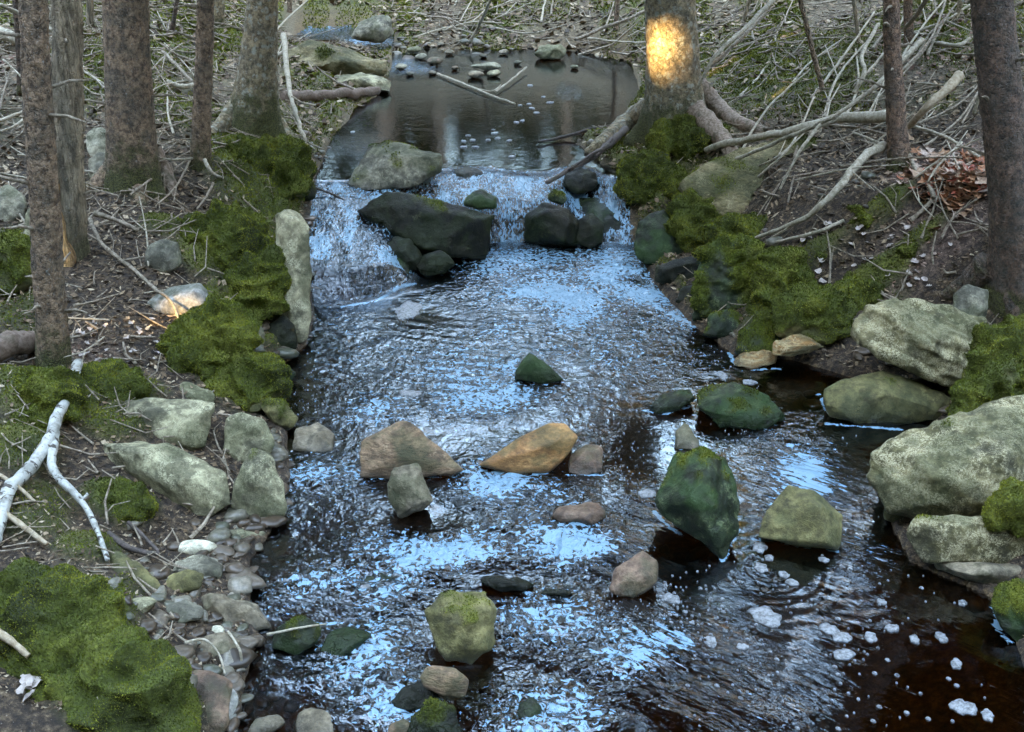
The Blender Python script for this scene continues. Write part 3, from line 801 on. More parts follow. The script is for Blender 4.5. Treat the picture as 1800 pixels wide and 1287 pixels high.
def build_rocks():
    import bmesh
    tmp = []
    for r in PENDING:
        pts, base, size = rock_points(r)
        bm = bmesh.new()
        vs = [bm.verts.new(p) for p in pts]
        res = bmesh.ops.convex_hull(bm, input=vs)
        bmesh.ops.delete(bm, geom=list(set(g for g in res['geom_interior'] + res['geom_unused'] if isinstance(g, bmesh.types.BMVert))), context='VERTS')
        bmesh.ops.recalc_face_normals(bm, faces=bm.faces)
        me = bpy.data.meshes.new('tmp'); bm.to_mesh(me); bm.free()
        o = bpy.data.objects.new('tmp', me); COL.objects.link(o)
        dist = np.linalg.norm(base - CAM)
        md = o.modifiers.new('r', 'REMESH'); md.mode = 'VOXEL'
        md.voxel_size = max(dist / 1098 * 1.9, size / 75)
        r['base'], r['size'], r['dist'] = base, size, dist
        tmp.append(o)
    dg = bpy.context.evaluated_depsgraph_get()
    for r, o in zip(PENDING, tmp):
        me = bpy.data.meshes.new_from_object(o.evaluated_get(dg))
        nv = len(me.vertices)
        V = np.empty(nv * 3, np.float32); me.vertices.foreach_get('co', V); V = V.reshape(-1, 3).astype(np.float64)
        ne = len(me.edges); E = np.empty(ne * 2, np.int32); me.edges.foreach_get('vertices', E); E = E.reshape(-1, 2)
        me.calc_loop_triangles()
        nt = len(me.loop_triangles); T = np.empty(nt * 3, np.int32); me.loop_triangles.foreach_get('vertices', T); T = T.reshape(-1, 3)
        np_ = len(me.polygons); Q = np.empty(len(me.loops), np.int32); me.loops.foreach_get('vertex_index', Q)
        isq = len(Q) == np_ * 4
        FQ = Q.reshape(-1, 4) if isq else T
        deg = np.bincount(E.ravel(), minlength=nv)[:, None]
        for _ in range(r['rnd']):
            acc = np.zeros_like(V)
            for ax in range(3):
                acc[:, ax] = np.bincount(E[:, 0], V[E[:, 1], ax], nv) + np.bincount(E[:, 1], V[E[:, 0], ax], nv)
            V = V + .6 * (acc / deg - V)
        if r['rnd'] < 6 and r['clip']:
            rk = np.random.default_rng(r['seed'] + 500)
            c0 = V.mean(0)
            for _k in range(11):
                nk = rk.normal(0, 1, 3); nk[2] = nk[2] * .8 + .2; nk[1] -= .4; nk /= np.linalg.norm(nk)
                pj = (V - c0) @ nk
                lim = pj.max() - r['size'] * rk.uniform(.01, .045)
                V = V - nk * (np.maximum(0, pj - lim))[:, None] * .92
        N = normals_of(V, FQ)
        if ((V - V.mean(0)) * N).sum() < 0: N = -N
        s, sd_ = r['size'], r['seed'] * 13
        f1 = fbm(V / (s * .45) + r['seed'], 3, sd_)
        # flat chips: quantised plateaus
        ch = noise(V / (s * .22) + 3, sd_ + 5)
        chip = np.tanh(ch * 6) * .5
        amp = r['rough'] * s
        dsp = amp * (1.1 * f1 + .55 * chip + .5 * fbm(V / (s * .1), 3, sd_ + 9)) + .0035 * np.tanh(4 * noise(V * 16, sd_ + 40)) * (r['rnd'] < 6)
        if r['strata']:
            q = V @ np.array([.5, .1, .86]) + .07 * f1
            dsp = dsp + r['strata'] * (np.abs(noise(np.stack([q * 17, V[:, 0] * 1.5, V[:, 1] * 1.5 + r['seed']], 1), sd_ + 2)) + .4 * noise(np.stack([q * 48, V[:, 0] * 3, V[:, 1] * 3], 1), sd_ + 3) - .25)
        m = sstep(.0, .35, r['moss'] + .55 * N[:, 2] + .7 * fbm(V / (s * .3) + 9, 3, sd_ + 20)) if r['moss'] > -.99 else np.zeros(nv)
        ow = overwater(V)
        m = m * sstep(.005, .05, ow)
        if r['cush']:
            cu = (1 - np.abs(noise(V * (1 / .10), sd_ + 30))) ** 2
            dsp = dsp + m * r['cush'] * (1.7 * cu - .5 + .6 * (1 - np.abs(noise(V * 22, sd_ + 31))) ** 2)
        else:
            dsp = dsp + m * .008 * (1 - np.abs(noise(V * 20, sd_ + 30)))
        V = V + N * dsp[:, None]
        bpy.data.objects.remove(o, do_unlink=True)
        ob = mesh_from(r['name'], V, FQ, M[r['mat']], loc=tuple(r['base']), attrs={'moss': m, 'overwater': ow})
        tag(ob, r['label'], r['cat'], r['group'])
        r['obj'] = ob
        if m.max() > .4:
            res = scatter_blades(V, FQ, m, per=1.2, cap=16000)
            if res is not None:
                k_ = mesh_from('moss', res[0] - np.array(r['base']), res[1], M['tuft'], parent=ob, smooth=False)
                tag(k_, kind='stuff')

# --- middle of the stream
G_MID = None
rock('rock', 'brown wedge-shaped rock peaking left, in midstream beside the orange rock', 'rock', [(630, 840), (632, 775), (690, 744), (715, 742), (770, 780), (818, 828), (760, 838), (690, 845)], 'brown', 0, 48, [(690, 770, .05), (700, 800, .055), (750, 815, .03)], rough=.02, clip=False)
rock('rock', 'smooth orange rock leaning right in midstream, beside the brown wedge rock', 'rock', [(838, 818), (905, 772), (965, 742), (995, 742), (1018, 768), (1000, 800), (965, 832), (900, 835)], 'orange', 0, 46, [(975, 775, .06), (920, 795, .05)], rough=.012, rnd=6)
rock('rock', 'low purple-grey stone touching the right end of the orange rock', 'rock', [(995, 832), (1000, 800), (1030, 778), (1058, 782), (1062, 830), (1030, 838)], 'pink', 0, 25, rough=.02)
rock('rock', 'small upright grey block in front of the brown wedge rock', 'rock', [(680, 850), (690, 820), (735, 814), (745, 850), (765, 885), (700, 915), (684, 880)], 'stone', 0, 62, [(722, 850, .05), (735, 880, .045)], rough=.03, strata=.003)
rock('rock', 'flat pinkish slab almost drowned below the orange rock', 'rock', [(965, 905), (980, 892), (1055, 880), (1068, 905), (1060, 925), (985, 918)], 'pink', 0.0, 18, thick=.05, rough=.02)
rock('rock', 'rounded pinkish rock left of and below the big green wet boulder', 'rock', [(1068, 1040), (1075, 1005), (1110, 985), (1130, 962), (1160, 985), (1158, 1025), (1110, 1055)], 'pink', 0, 42, rough=.025, rnd=5)
rock('rock', 'small dark green pyramid rock alone below the waterfall foam', 'rock', [(903, 668), (906, 648), (930, 618), (968, 645), (992, 668), (950, 676)], 'green', 0, 55, [(932, 632, .03)], rough=.015, rnd=1, clip=False)
rock('rock', 'broad low green rock, larger of the green pair in the right shallows', 'rock', [(1222, 715), (1235, 680), (1290, 673), (1345, 690), (1385, 735), (1340, 755), (1270, 758)], 'green', 0, 30, rough=.03, moss=-.45)
rock('rock', 'narrow green sliver of rock, smaller of the green pair in the right shallows', 'rock', [(1135, 722), (1160, 695), (1215, 683), (1222, 700), (1190, 722), (1155, 730)], 'green', 0, 28, rough=.03, moss=-.5)
rock('rock', 'small grey stone just above the big green wet boulder', 'rock', [(1188, 790), (1186, 755), (1202, 738), (1232, 775), (1228, 795)], 'stone', 0, 25, rough=.02)
rock('boulder', 'big dark green wet boulder with a ridge, right of midstream', 'boulder', [(1148, 880), (1170, 840), (1185, 800), (1230, 785), (1275, 805), (1298, 860), (1298, 940), (1270, 985), (1225, 950), (1160, 905)], 'green', 0, 40, [(1250, 815, .09), (1215, 872, .12), (1180, 880, .05), (1270, 900, .07)], clip=False, rough=.02, moss=-.42)
rock('rock', 'olive pyramid rock with a white foam line along its foot', 'rock', [(1328, 945), (1345, 900), (1385, 850), (1430, 862), (1482, 905), (1475, 970), (1400, 960)], 'olive', 0, 50, [(1395, 868, .03), (1440, 890, .08), (1455, 955, .07)], rough=.012, rnd=1, clip=False)
rock('rock', 'small submerged slab beside the olive pyramid rock', 'rock', [(1290, 895), (1310, 880), (1345, 882), (1335, 910), (1300, 912)], 'pink', -.02, 15)
rock('boulder', 'olive green wedge boulder in the lower middle of the stream', 'boulder', [(745, 1075), (775, 1045), (850, 1038), (872, 1060), (870, 1130), (830, 1172), (780, 1160), (755, 1110)], 'olive', 0, 48, [(800, 1075, .05), (860, 1065, .05), (830, 1100, .07)], rough=.03, moss=-.42)
rock('rock', 'smooth brown oval stone at the bottom below the wedge boulder', 'rock', [(735, 1190), (750, 1168), (800, 1172), (828, 1195), (820, 1228), (780, 1225), (745, 1210)], 'brown', .05, 45, rough=.01, rnd=10)
rock('rock', 'thin dark slab under the brown oval stone', 'rock', [(680, 1235), (715, 1205), (760, 1195), (775, 1215), (740, 1250), (700, 1252)], 'dark', 0, 25, thick=.06)
rock('rock', 'dark green rock cut by the bottom edge below the brown oval stone', 'rock', [(705, 1300), (720, 1262), (755, 1228), (800, 1245), (818, 1290), (800, 1330), (730, 1330)], 'dark', -.02, 45, moss=-.35)
rock('rock', 'reddish stone at the bottom edge left of the dark green rock', 'rock', [(675, 1300), (682, 1272), (710, 1262), (730, 1275), (720, 1305)], 'brown', 0, 40)
rock('rock', 'black flat slab just above the olive wedge boulder', 'rock', [(835, 1018), (850, 1010), (920, 1018), (945, 1030), (920, 1040), (860, 1036)], 'dark', 0.01, 15, thick=.05)
rock('rock', 'thin dark stone right of the black flat slab', 'rock', [(948, 1045), (955, 1032), (1005, 1035), (1012, 1045), (985, 1052)], 'dark', 0.0, 15, thick=.04)
rock('rock', 'drowned green stone in the lower left rapids', 'rock', [(615, 1035), (640, 1008), (700, 1000), (728, 1015), (700, 1040), (650, 1048)], 'green', -.035, 12, thick=.08, moss=-.3)
rock('rock', 'rough grey stone just below the water near the left bank', 'rock', [(508, 790), (520, 755), (560, 742), (592, 765), (588, 795), (545, 802)], 'stone', -.01, 20, thick=.08)
rock('rock', 'drowned dark green slab right of the stick-topped green stone', 'rock', [(560, 1150), (575, 1112), (620, 1100), (655, 1115), (620, 1150), (585, 1168)], 'green', -.012, 18, thick=.08)
rock('rock', 'pale stone breaking the surface by the bottom right rapids', 'rock', [(905, 1275), (912, 1240), (935, 1225), (952, 1245), (945, 1280)], 'green', -.01, 25, thick=.08)
# --- waterfall
rock('boulder', 'grey green boulder with mossy top at the lip of the waterfall', 'boulder', [(608, 322), (640, 285), (648, 255), (700, 248), (785, 272), (783, 300), (720, 330), (640, 342)], 'grey', .27, 42, [(705, 278, .10), (712, 305, .06), (770, 285, .07)], rough=.02, moss=-.42)
rock('boulder', 'large dark angular slab in the middle of the waterfall', 'boulder', [(624, 370), (680, 334), (725, 341), (765, 356), (872, 376), (856, 460), (760, 456), (695, 436)], 'dark', .0, 72, [(758, 372, .09), (748, 440, .13), (850, 385, .05), (690, 362, .06)], rough=.012, rnd=1, clip=False, moss=-.62)
rock('rock', 'black rock jutting between the two falls', 'rock', [(920, 425), (924, 376), (955, 354), (1002, 366), (1022, 395), (1016, 436), (960, 434)], 'dark', .0, 74, [(960, 372, .09), (1000, 395, .11), (935, 385, .08), (990, 425, .1)], rough=.015, rnd=1, clip=False)
rock('rock', 'small dark rock at the foot of the large angular slab', 'rock', [(730, 470), (745, 445), (775, 438), (803, 462), (780, 482), (745, 490)], 'dark', 0, 50)
rock('rock', 'green stone splitting the water at the top of the fall', 'rock', [(812, 360), (822, 342), (848, 332), (880, 352), (875, 366), (840, 368)], 'green', .26, 40)
rock('rock', 'small mossy stone at the right of the waterfall lip', 'rock', [(962, 352), (968, 335), (985, 333), (1000, 350), (990, 362)], 'green', .27, 45, moss=-.2)
rock('rock', 'dark angular stone at the lip right of the grey green boulder', 'rock', [(783, 322), (790, 300), (820, 292), (862, 302), (858, 318), (815, 326)], 'dark', .24, 35, rough=.04)
rock('rock', 'dark stone at the lip where the driftwood branch ends', 'rock', [(985, 330), (992, 305), (1020, 292), (1052, 308), (1050, 335), (1015, 342)], 'dark', .22, 45, rough=.04)
rock('rock', 'dark wet stone between the black rock and the right fall', 'rock', [(1008, 425), (1015, 385), (1040, 370), (1062, 392), (1060, 430), (1035, 440)], 'dark', .0, 60, rough=.04)
rock('rock', 'black wedge between the left fall and the large angular slab', 'rock', [(672, 440), (690, 415), (722, 420), (745, 450), (740, 478), (700, 470)], 'dark', .02, 55, rough=.04)
rock('boulder', 'rounded wet boulder under the left fall', 'boulder', [(545, 470), (560, 415), (620, 385), (680, 400), (722, 455), (722, 490), (690, 515), (620, 528), (560, 505)], 'green', -.02, 12, [(690, 445, .06)], rough=.02, rnd=8)
rock('boulder', 'sloping wet rock face under the right fall', 'boulder', [(1012, 425), (1015, 340), (1050, 305), (1085, 330), (1112, 400), (1105, 432)], 'green', .0, 24, rough=.03, rnd=4, thick=.3)
# --- right bank
rock('boulder', 'wet dark green boulder at the right foot of the waterfall', 'boulder', [(1113, 440), (1120, 390), (1150, 368), (1195, 372), (1215, 410), (1215, 455), (1170, 470), (1130, 465)], 'green', .02, 55, rough=.03, moss=-.5)
rock('rock', 'dark block with a flat pale top below the wet green boulder', 'rock', [(1150, 495), (1150, 468), (1205, 450), (1250, 450), (1250, 500), (1215, 512)], 'dark', .01, 60, [(1205, 470, .05), (1160, 475, .04)], rough=.015)
rock('boulder', 'moss-capped green boulder at the right edge of the foam', 'boulder', [(1218, 565), (1222, 500), (1235, 445), (1270, 425), (1320, 430), (1345, 470), (1345, 545), (1300, 575)], 'green', .0, 64, rough=.05, moss=-.05, cush=.035)
rock('boulder', 'tall moss-covered mound between two mossy boulders on the right bank', 'boulder', [(1330, 560), (1335, 480), (1360, 440), (1400, 452), (1420, 500), (1405, 560), (1365, 580)], 'olive', .06, 66, rough=.05, moss=.45, cush=.035, rnd=8)
rock('boulder', 'brownish moss-covered boulder above the rust stained slab', 'boulder', [(1362, 590), (1368, 525), (1400, 503), (1460, 510), (1497, 545), (1490, 595), (1430, 608)], 'olive', .08, 64, rough=.04, moss=.30, cush=.02, rnd=7)
rock('boulder', 'moss cushion on the bank crest above the foam edge', 'moss', [(1245, 425), (1260, 395), (1310, 385), (1350, 400), (1345, 430), (1290, 440)], 'olive', None, 45, rough=.09, moss=.5, cush=.03, rnd=8)
rock('boulder', 'dark moss cushion behind the wet green boulder', 'moss', [(1180, 400), (1190, 350), (1240, 340), (1285, 375), (1270, 425), (1215, 445)], 'olive', None, 55, rough=.09, moss=.5, cush=.03, rnd=8)
rock('boulder', 'shadowed moss mound beneath the roots of the sunlit tree', 'moss', [(1150, 265), (1165, 225), (1215, 215), (1275, 232), (1285, 262), (1220, 282)], 'olive', None, 45, rough=.10, moss=.4, cush=.04, rnd=7)
rock('boulder', 'dark moss mound above the right fall', 'moss', [(1090, 335), (1098, 290), (1150, 278), (1195, 305), (1185, 345), (1130, 358)], 'olive', None, 50, rough=.04, moss=.5, cush=.04, rnd=7)
rock('boulder', 'moss cushion sprawling under dry twigs near the orange leaves', 'moss', [(1488, 395), (1510, 360), (1560, 343), (1605, 350), (1595, 375), (1540, 398)], 'olive', None, 35, rough=.09, moss=.5, cush=.025, rnd=8)
rock('boulder', 'long moss cushion right above the brownish mossy boulder', 'moss', [(1470, 530), (1490, 490), (1560, 480), (1650, 478), (1650, 505), (1570, 525), (1510, 545)], 'olive', None, 35, rough=.09, moss=.5, cush=.025, rnd=8)
rock('boulder', 'yellowish moss cushion on the bare soil of the right bank', 'moss', [(1580, 450), (1610, 415), (1650, 410), (1672, 430), (1640, 450)], 'olive', None, 32, rough=.09, moss=.5, cush=.02, rnd=8)
rock('boulder', 'moss cushion left of the bare soil on the right bank', 'moss', [(1395, 470), (1410, 440), (1470, 418), (1500, 430), (1480, 462), (1430, 480)], 'olive', None, 35, rough=.09, moss=.5, cush=.025, rnd=8)
rock('boulder', 'large tan boulder with a sloping flat face behind the right bank', 'boulder', [(1180, 330), (1205, 300), (1290, 262), (1400, 238), (1450, 250), (1448, 320), (1390, 385), (1290, 400), (1225, 370)], 'tan', None, 48, [(1300, 300, .05), (1400, 300, .05), (1320, 360, .06)], rough=.02, moss=-.40)
rock('rock', 'green rounded stone between moss-capped boulder and tapering stone', 'rock', [(1235, 590), (1245, 555), (1280, 540), (1315, 560), (1318, 592), (1275, 602)], 'green', .0, 50, moss=-.3)
rock('rock', 'dark wet stone at the waterline under the dark block', 'rock', [(1185, 530), (1195, 505), (1225, 498), (1250, 515), (1248, 540), (1215, 545)], 'dark', .0, 50)
rock('rock', 'mossy stone showing through moss above the tall pale slab', 'rock', [(455, 372), (462, 350), (490, 345), (510, 358), (505, 380), (475, 385)], 'olive', None, 45, moss=-.1)
rock('rock', 'grey stone breaking through moss left of the tall pale slab', 'rock', [(430, 455), (438, 432), (462, 425), (480, 440), (474, 462), (448, 466)], 'grey', None, 55, moss=-.35)
rock('rock', 'dark stone in the gap below the long moss shelf', 'rock', [(520, 345), (528, 318), (550, 315), (560, 335), (552, 352), (532, 355)], 'dark', None, 50, moss=-.4)
rock('rock', 'green stone at the water edge beneath the lower moss hump', 'rock', [(478, 668), (486, 645), (508, 640), (522, 656), (512, 675), (490, 680)], 'green', .0, 50, moss=-.35)
rock('rock', 'green tapering stone at the waterline under the mossy mounds', 'rock', [(1290, 620), (1300, 585), (1335, 560), (1370, 575), (1372, 625), (1330, 640)], 'green', 0, 40, moss=-.1)
rock('rock', 'thin layered rust stained slab at the right waterline', 'rock', [(1282, 640), (1300, 618), (1350, 600), (1370, 612), (1368, 640), (1320, 652)], 'rust', .0, 15, thick=.03, strata=.004)
rock('rock', 'pointed tan slab overhanging the rust stained slab', 'rock', [(1355, 625), (1360, 600), (1410, 583), (1462, 610), (1440, 615), (1385, 628)], 'rust', .07, 30, thick=.04, strata=.004)
rock('boulder', 'large pale striated boulder below the dark right tree', 'boulder', [(1495, 590), (1500, 560), (1550, 545), (1560, 522), (1630, 520), (1685, 545), (1735, 560), (1740, 600), (1700, 690), (1620, 660), (1540, 625)], 'boulder', .12, 55, [(1570, 545, .06), (1690, 570, .06), (1640, 600, .09), (1700, 650, .03)], rough=.022, strata=.028, moss=-.75)
rock('boulder', 'grey rounded stone on top of the striated boulder', 'rock', [(1668, 560), (1675, 515), (1700, 495), (1738, 508), (1740, 555), (1710, 585)], 'grey', .30, 60, rough=.03, rnd=5)
rock('boulder', 'half green half tan wedge boulder under the striated boulder', 'boulder', [(1447, 725), (1450, 685), (1500, 660), (1550, 648), (1610, 670), (1678, 705), (1670, 735), (1580, 748), (1490, 748)], 'olive', .0, 40, [(1540, 680, .06), (1600, 715, .06), (1500, 700, .04)], rough=.02, moss=-.65)
rock('boulder', 'massive pale boulder at the right edge of the picture', 'boulder', [(1525, 840), (1530, 795), (1600, 755), (1660, 738), (1740, 725), (1800, 690), (1880, 680), (1900, 800), (1880, 900), (1780, 925), (1640, 915), (1560, 900)], 'boulder', .05, 52, [(1612, 800, .10), (1700, 770, .06), (1800, 722, .08), (1770, 800, .19), (1640, 838, .15), (1625, 890, .10), (1780, 880, .16)], rough=.022, rnd=1, clip=False, strata=.010, moss=-.72)
rock('rock', 'dark green stone wedged against the foot of the massive boulder', 'rock', [(1552, 915), (1560, 860), (1590, 825), (1612, 830), (1612, 900), (1580, 925)], 'olive', .0, 65, rough=.03, moss=-.45)
rock('boulder', 'long lichened slab below the massive boulder', 'boulder', [(1590, 940), (1610, 908), (1700, 905), (1800, 905), (1900, 910), (1900, 990), (1780, 992), (1620, 988)], 'boulder', .06, 58, [(1700, 930, .06), (1640, 940, .05), (1800, 930, .06)], rough=.02, moss=-.55, thick=.25)
rock('rock', 'thin pale ledge under the long lichened slab', 'rock', [(1625, 992), (1640, 985), (1800, 992), (1900, 1000), (1880, 1025), (1740, 1030), (1680, 1010)], 'stone', .01, 20, thick=.05)
rock('boulder', 'dark moss cushion on the massive boulder at the right edge', 'moss', [(1745, 925), (1742, 880), (1775, 850), (1850, 850), (1860, 930), (1800, 940)], 'olive', .17, 60, moss=.6, cush=.02, rnd=8)
rock('rock', 'green rock at the lower right edge under the lichened slab', 'rock', [(1740, 1060), (1755, 1030), (1800, 1015), (1880, 1020), (1880, 1140), (1785, 1130), (1760, 1100)], 'green', .0, 45, moss=-.3)
rock('boulder', 'brown earthy mossy mound right of the striated boulder', 'moss', [(1680, 745), (1695, 660), (1730, 590), (1800, 570), (1880, 590), (1880, 700), (1780, 740), (1720, 760)], 'olive', .15, 55, rough=.05, moss=.15, cush=.03, rnd=6)
# --- left bank
rock('rock', 'tall narrow pale slab standing at the left water edge', 'rock', [(484, 375), (505, 362), (535, 375), (547, 400), (545, 600), (525, 608), (505, 560), (482, 550), (492, 450)], 'pale2', .02, 66, [(500, 385, .05), (498, 540, .05)], rough=.02, thick=.14, moss=-.75, rnd=2)
rock('rock', 'dark shaded block at the foot of the tall pale slab', 'rock', [(470, 610), (468, 570), (500, 552), (520, 575), (525, 612), (495, 622)], 'dark', .02, 65)
rock('rock', 'rounded grey stone beside moss on the left bank', 'rock', [(252, 470), (255, 432), (285, 417), (315, 425), (322, 465), (300, 482), (265, 482)], 'grey', None, 60, rough=.025, rnd=6, moss=-.7)
rock('rock', 'bluish stone with a sunlit tip on the left bank', 'rock', [(240, 545), (265, 520), (300, 505), (350, 495), (375, 525), (355, 548), (310, 558), (262, 556)], 'blue', None, 45, [(290, 530, .05), (345, 510, .05)], rough=.015)
rock('rock', 'small tan stone tucked beside the dark shaded block', 'rock', [(425, 600), (435, 572), (455, 565), (468, 585), (465, 610), (440, 612)], 'stone', None, 55, rnd=6)
rock('boulder', 'large flat lichened boulder, higher of the left bank boulders', 'boulder', [(188, 730), (195, 705), (240, 698), (300, 700), (380, 705), (360, 790), (330, 802), (270, 775), (205, 760)], 'pale', None, 45, [(250, 720, .05), (350, 730, .06), (320, 770, .05)], rough=.018, moss=-.8)
rock('rock', 'pale greenish slab lying behind the large flat lichened boulder', 'rock', [(280, 675), (330, 672), (375, 688), (382, 712), (330, 712), (300, 695)], 'pale', None, 25, thick=.06)
rock('boulder', 'long angular grey boulder, lower of the left bank boulders', 'boulder', [(165, 775), (240, 770), (290, 775), (350, 810), (400, 830), (405, 885), (370, 912), (320, 905), (270, 870), (200, 820)], 'pale', None, 50, [(250, 795, .06), (340, 840, .08), (300, 850, .06), (380, 870, .05)], rough=.018, moss=-.8)
rock('boulder', 'rounded grey boulder at the left waterline, upper of two', 'boulder', [(390, 790), (395, 735), (425, 720), (465, 735), (487, 780), (470, 815), (420, 820)], 'pale', .04, 60, rough=.02, rnd=5, moss=-.6)
rock('boulder', 'pale boulder with a green foot at the left waterline, lower of two', 'boulder', [(405, 890), (415, 830), (440, 785), (475, 795), (500, 850), (508, 900), (480, 925), (430, 922)], 'pale', .0, 62, [(450, 830, .05), (480, 870, .05)], rough=.018, rnd=5, moss=-.55)
rock('rock', 'oblong greenish stone under the moss at the left water edge', 'rock', [(455, 715), (470, 698), (500, 705), (527, 735), (515, 755), (485, 748)], 'olive', .02, 50, rnd=6, moss=-.3)
rock('rock', 'small olive stone left of the oblong greenish stone', 'rock', [(420, 715), (425, 695), (445, 688), (466, 698), (462, 722), (440, 728)], 'olive', .06, 50, rnd=6, moss=-.3)
rock('rock', 'flat pale green stone at the waterline below the boulders', 'rock', [(392, 945), (400, 930), (440, 927), (470, 935), (455, 958), (415, 962)], 'pale', .0, 25, thick=.05)
rock('rock', 'bright flat stone left of the pale green stone', 'rock', [(308, 968), (320, 952), (360, 948), (388, 960), (370, 975), (330, 978)], 'white', None, 22, thick=.04)
rock('rock', 'dark bluish flat stone in the shallow by the left bank', 'rock', [(298, 1010), (305, 985), (350, 975), (395, 990), (392, 1015), (350, 1020)], 'grey', None, 22, thick=.05)
rock('rock', 'long olive wedge stone pointing down from the birch stick', 'rock', [(190, 1000), (195, 970), (225, 975), (265, 1010), (292, 1040), (280, 1050), (230, 1032)], 'olive', None, 35, thick=.08)
rock('rock', 'rounded olive stone right of the long wedge stone', 'rock', [(285, 1035), (295, 1010), (330, 1000), (360, 1008), (355, 1035), (310, 1048)], 'olive', None, 35, rnd=6)
rock('rock', 'flat grey stone in the gravel below the long wedge stone', 'rock', [(208, 1068), (215, 1050), (260, 1045), (280, 1055), (255, 1078), (225, 1080)], 'pale', None, 20, thick=.04)
rock('rock', 'flat wet speckled stone left of the long pale driftwood rock', 'rock', [(280, 1085), (290, 1060), (330, 1052), (360, 1068), (355, 1092), (310, 1098)], 'grey', None, 20, thick=.04)
rock('rock', 'curled white and brown rock like driftwood on the gravel', 'rock', [(350, 1050), (365, 1038), (400, 1050), (455, 1062), (485, 1105), (440, 1108), (400, 1105), (370, 1080)], 'stone', None, 38, [(370, 1050, .03), (450, 1075, .03)], thick=.07, strata=.004)
rock('rock', 'green stone with a pale stick across it at the gravel edge', 'rock', [(472, 1140), (485, 1105), (530, 1082), (565, 1095), (560, 1130), (520, 1152)], 'green', .0, 35, moss=-.35, thick=.12)
rock('rock', 'broad tan cobble in the gravel under the driftwood rock', 'rock', [(345, 1155), (350, 1120), (390, 1108), (425, 1125), (420, 1160), (380, 1172)], 'stone', None, 35, rnd=6)
rock('rock', 'small round pale cobble right under the driftwood rock', 'rock', [(365, 1115), (372, 1098), (392, 1098), (400, 1112), (382, 1122)], 'white', None, 35, rnd=6)
rock('rock', 'large flat pinkish slab at the bottom left waterline', 'rock', [(315, 1250), (320, 1190), (345, 1178), (385, 1185), (410, 1200), (400, 1290), (340, 1300)], 'pink', None, 22, thick=.06)
rock('rock', 'bluish wet slab beside the pinkish slab at the bottom', 'rock', [(375, 1300), (380, 1240), (400, 1200), (420, 1225), (418, 1300), (395, 1310)], 'blue', None, 22, thick=.05)
rock('rock', 'pale oblong stone on the bottom edge left of the grey block', 'rock', [(435, 1290), (450, 1265), (490, 1256), (502, 1270), (480, 1290), (450, 1298)], 'stone', .0, 30)
rock('rock', 'grey square stone on the bottom edge in the shallows', 'rock', [(518, 1300), (522, 1255), (545, 1242), (582, 1248), (588, 1300), (550, 1310)], 'stone', .0, 30, thick=.1)
rock('rock', 'white rock behind the second large trunk on the left', 'rock', [(152, 270), (150, 235), (172, 220), (195, 232), (200, 275), (175, 290)], 'white', None, 60, moss=-.8)
rock('rock', 'striped grey rock under the white rock behind the trunk', 'rock', [(152, 315), (155, 278), (180, 265), (205, 280), (200, 318), (175, 325)], 'grey', None, 55, strata=.01, moss=-.6)
rock('rock', 'pale rock half hidden behind the leftmost trunk', 'rock', [(38, 425), (45, 370), (60, 350), (90, 355), (95, 430), (65, 440)], 'pale', None, 60)
rock('rock', 'grey rock at the far left edge', 'rock', [(-20, 385), (-20, 335), (15, 322), (48, 345), (45, 385), (10, 395)], 'grey', None, 55, strata=.006)
rock('boulder', 'brown mossy boulder at the left edge behind the leftmost trunk', 'boulder', [(-40, 520), (-40, 430), (0, 410), (50, 425), (60, 500), (20, 530)], 'olive', None, 60, moss=.1, cush=.02, rnd=6)
# big moss mounds, left
rock('boulder', 'wide bright green moss mound on the lower left bank', 'moss', [(-30, 1150), (-30, 1040), (40, 1010), (130, 1015), (195, 1050), (205, 1100), (150, 1160), (60, 1200)], 'olive', None, 40, rough=.08, moss=.75, cush=.02, rnd=12)
rock('boulder', 'large moss mound at the bottom left corner', 'moss', [(45, 1330), (70, 1200), (130, 1130), (230, 1120), (300, 1165), (332, 1220), (320, 1330)], 'olive', None, 42, rough=.08, moss=.75, cush=.02, rnd=12)
rock('boulder', 'dark round moss cushion below the angular grey boulder', 'moss', [(155, 900), (165, 860), (205, 845), (250, 855), (268, 890), (240, 920), (190, 925)], 'olive', None, 45, rough=.08, moss=.75, cush=.015, rnd=10)
rock('boulder', 'moss hump left of the tall pale slab', 'moss', [(395, 560), (405, 500), (440, 455), (485, 450), (500, 500), (490, 550), (440, 575)], 'olive', None, 50, rough=.10, moss=.45, cush=.03, rnd=8)
rock('boulder', 'moss hump below the bluish stone on the left bank', 'moss', [(300, 640), (310, 580), (350, 545), (410, 535), (440, 580), (430, 640), (380, 672), (330, 668)], 'olive', None, 48, rough=.10, moss=.4, cush=.03, rnd=8)
rock('boulder', 'dark moss hump at the left water edge below the shaded block', 'moss', [(375, 705), (385, 660), (440, 625), (485, 640), (500, 690), (460, 712), (410, 722)], 'olive', None, 48, rough=.10, moss=.4, cush=.03, rnd=8)
rock('boulder', 'bright moss cushion right of the birch stick on the left bank', 'moss', [(140, 690), (150, 655), (190, 640), (240, 655), (255, 685), (200, 710)], 'olive', None, 35, rough=.08, moss=.75, cush=.02, rnd=8)
rock('boulder', 'moss mound under the base of the leftmost trunk', 'moss', [(20, 720), (40, 665), (90, 650), (135, 680), (130, 730), (70, 760)], 'olive', None, 42, rough=.09, moss=.5, cush=.03, rnd=8)
rock('boulder', 'long moss shelf dropping to the pool on the left bank', 'moss', [(360, 310), (380, 270), (440, 250), (520, 262), (542, 300), (530, 345), (450, 345)], 'olive', None, 42, rough=.10, moss=.45, cush=.04, rnd=7)
